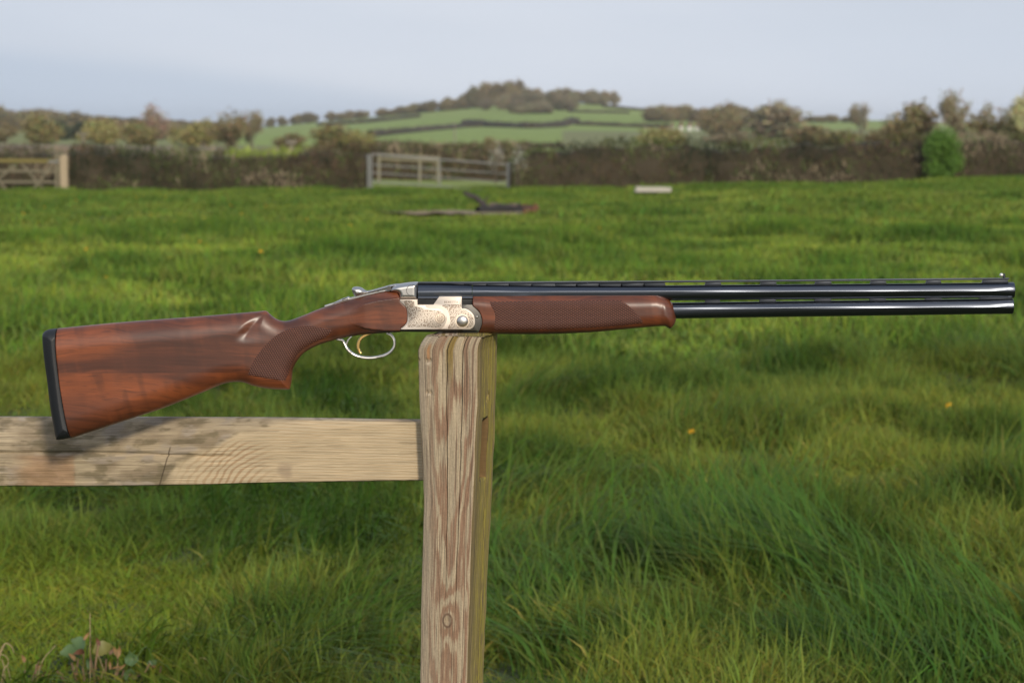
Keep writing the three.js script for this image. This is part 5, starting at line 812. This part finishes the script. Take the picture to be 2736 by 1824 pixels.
// ---------------------------------------------------------------- dead bramble and dry grass in the near left corner
{
  const D = 5.2, base = px => { const p = at(px, 1930, D); p.y = groundY(p.x, p.z); return p; };
  const stemM = [mat([0.30, 0.19, 0.10], 0.75), mat([0.19, 0.115, 0.065], 0.75), mat([0.40, 0.25, 0.13], 0.75)], leafG = mat([0.11, 0.18, 0.07], 0.5), leafR = mat([0.15, 0.06, 0.03], 0.6), leafO = mat([0.2, 0.19, 0.05], 0.5), dry = mat([0.42, 0.31, 0.17], 0.8), rustL = mat([0.30, 0.17, 0.07], 0.8);
  const p0 = base(225), o = group('bramble', p0), A = (px, py, dz = 0) => at(px, py, D + dz).sub(p0), R = rng(66);
  const leaf = (px, py, len, wid, ang, m, dz = 0, tilt = 0.5) => { if (m === rustL || m === leafR || m === stemM[1]) { wid *= 0.55; len *= 1.1; } wid *= 1.2; len *= 1.2; const pos = [], idx = [], N = 8; for (let i = 0; i <= N; i++) { const t = i / N, w = wid * Math.sin(Math.PI * Math.min(1, t * 0.92 + 0.05)) ** 0.8 * (1 + 0.10 * Math.sin(t * 34)), y = len * t; pos.push(-w, y, -0.006 * Math.sin(t * 3) - w * 0.3, 0, y, -0.008 * Math.sin(t * 3), w, y, -0.006 * Math.sin(t * 3) - w * 0.3); } for (let i = 0; i < N; i++) for (const k of [0, 1]) { const a = i * 3 + k; idx.push(a, a + 1, a + 3, a + 1, a + 4, a + 3); } const g = mesh('leaf', geoOf(pos, idx), m, o); g.position.copy(A(px, py, dz)); g.rotation.set(-tilt, 0, ang, 'ZXY'); return g; };
  const stems = [[270, 1930, 275, 1790, 2, 0.002], [205, 1930, 225, 1800, 2, 0.002], [345, 1930, 360, 1806, 2, 0.002], [140, 1930, 130, 1800, 2, 0.002], [235, 1930, 222, 1740, 0, 0.004], [260, 1930, 262, 1722, 0, 0.0035], [225, 1930, 190, 1770, 1, 0.003], [300, 1930, 312, 1742, 0, 0.003], [250, 1930, 240, 1700, 1, 0.0028], [215, 1930, 150, 1790, 1, 0.003], [330, 1930, 400, 1772, 0, 0.003], [380, 1930, 430, 1780, 1, 0.003], [120, 1930, 95, 1775, 0, 0.003], [90, 1930, 65, 1790, 1, 0.003], [280, 1930, 283, 1760, 1, 0.003], [350, 1930, 345, 1800, 0, 0.003], [60, 1930, 105, 1760, 1, 0.0025], [200, 1930, 208, 1760, 1, 0.003], [420, 1930, 468, 1796, 0, 0.0026], [180, 1930, 165, 1800, 0, 0.003], [310, 1930, 330, 1790, 1, 0.003]];
  for (const [a, b, c, d, k, r] of stems) mesh('stem', tube([A(a, b), A(lerp(a, c, 0.4) + (R() - 0.5) * 20, lerp(b, d, 0.4)), A(lerp(a, c, 0.75) + (R() - 0.5) * 16, lerp(b, d, 0.75)), A(c, d)], r, r * 0.6, 6), stemM[k], o);
  leaf(225, 1728, 0.032, 0.012, 1.25, leafG, 0); leaf(218, 1738, 0.044, 0.013, 1.75, leafG, 0.01, 0.3); leaf(224, 1740, 0.024, 0.009, 1.9, leafR, -0.015); leaf(248, 1742, 0.034, 0.013, -1.25, leafO, 0, 0.3); leaf(245, 1765, 0.022, 0.010, 2.6, leafG, 0); leaf(262, 1728, 0.016, 0.007, 0.3, leafR, 0); leaf(222, 1710, 0.016, 0.005, -0.6, rustL, 0); leaf(350, 1778, 0.022, 0.0125, 0.15, leafG, 0, 0.2); leaf(342, 1822, 0.024, 0.012, -0.15, leafG, 0, 0.2); leaf(392, 1786, 0.022, 0.008, -0.9, leafG, 0); leaf(313, 1758, 0.019, 0.0065, -0.15, rustL, -0.01, 0.2); leaf(310, 1752, 0.017, 0.006, 0.4, rustL, 0.0, 0.2); leaf(95, 1790, 0.014, 0.006, -0.9, rustL); leaf(64, 1770, 0.014, 0.006, 0.5, rustL); leaf(362, 1815, 0.016, 0.007, 0.8, rustL); leaf(420, 1785, 0.015, 0.005, 1.4, rustL); leaf(200, 1765, 0.018, 0.007, 0.9, rustL); leaf(290, 1748, 0.014, 0.006, -0.8, stemM[1]);
  for (let i = 0; i < 34; i++) leaf(120 + R() * 300, 1785 + R() * 60, 0.010 + 0.012 * R(), 0.0025 + 0.002 * R(), R() * 6.28, pick([rustL, stemM[1], rustL, leafR, leafO], R()), (R() - 0.5) * 0.06);
  tag(o, 'dying bramble with reddish stems and a few green leaves, bottom left corner', 'bramble');
  // dry stalks
  const stalks = (label, anchor, list) => { const p = base(anchor), q = group('dry_grass', p), B = (px, py) => at(px, py, D).sub(p); for (const pts of list) { const v = pts.map(s => B(...s)); const c = new THREE.CatmullRomCurve3(v); mesh('stalk', tube(c.getPoints(12), 0.0016, 0.0008, 5), dry, q); } tag(q, label, 'dry grass', 'dead grass in the near left corner'); };
  stalks('straw stalk standing upright through the bramble', 238, [[[242, 1930], [240, 1820], [239.5, 1638]]]);
  stalks('straw stem leaning across the front of the bramble', 300, [[[310, 1930], [290, 1830], [258, 1740]], [[90, 1900], [110, 1770], [147, 1724]], [[330, 1900], [305, 1830], [313, 1770]]]);
  stalks('curled tuft of pale dead grass right of the bramble', 545, [[[520, 1930], [545, 1810], [590, 1775]], [[530, 1930], [552, 1815], [608, 1788]], [[545, 2050], [548, 1800], [560, 1782], [585, 1778], [590, 1792]], [[480, 1930], [497, 1810], [522, 1768], [536, 1757], [552, 1762], [558, 1776]], [[525, 1930], [556, 1800], [592, 1772], [588, 1800]], [[520, 1930], [575, 1790], [600, 1805]]]);
  stalks('bent dead grass at the left edge of the picture', 10, [[[-20, 1930], [0, 1740], [14, 1718], [30, 1728], [36, 1744]], [[-30, 1900], [-5, 1760], [12, 1720]], [[0, 1930], [8, 1790], [22, 1770], [14, 1752], [0, 1748]], [[40, 1930], [30, 1830], [18, 1780]], [[160, 1930], [150, 1820], [162, 1795]], [[-10, 1930], [12, 1800], [4, 1760]]]);
}
// ---------------------------------------------------------------- damp spring air
scene.fog = new THREE.FogExp2(new THREE.Color().setRGB(0.80, 0.88, 1.0), 0.000075);
renderer.render(scene, camera);
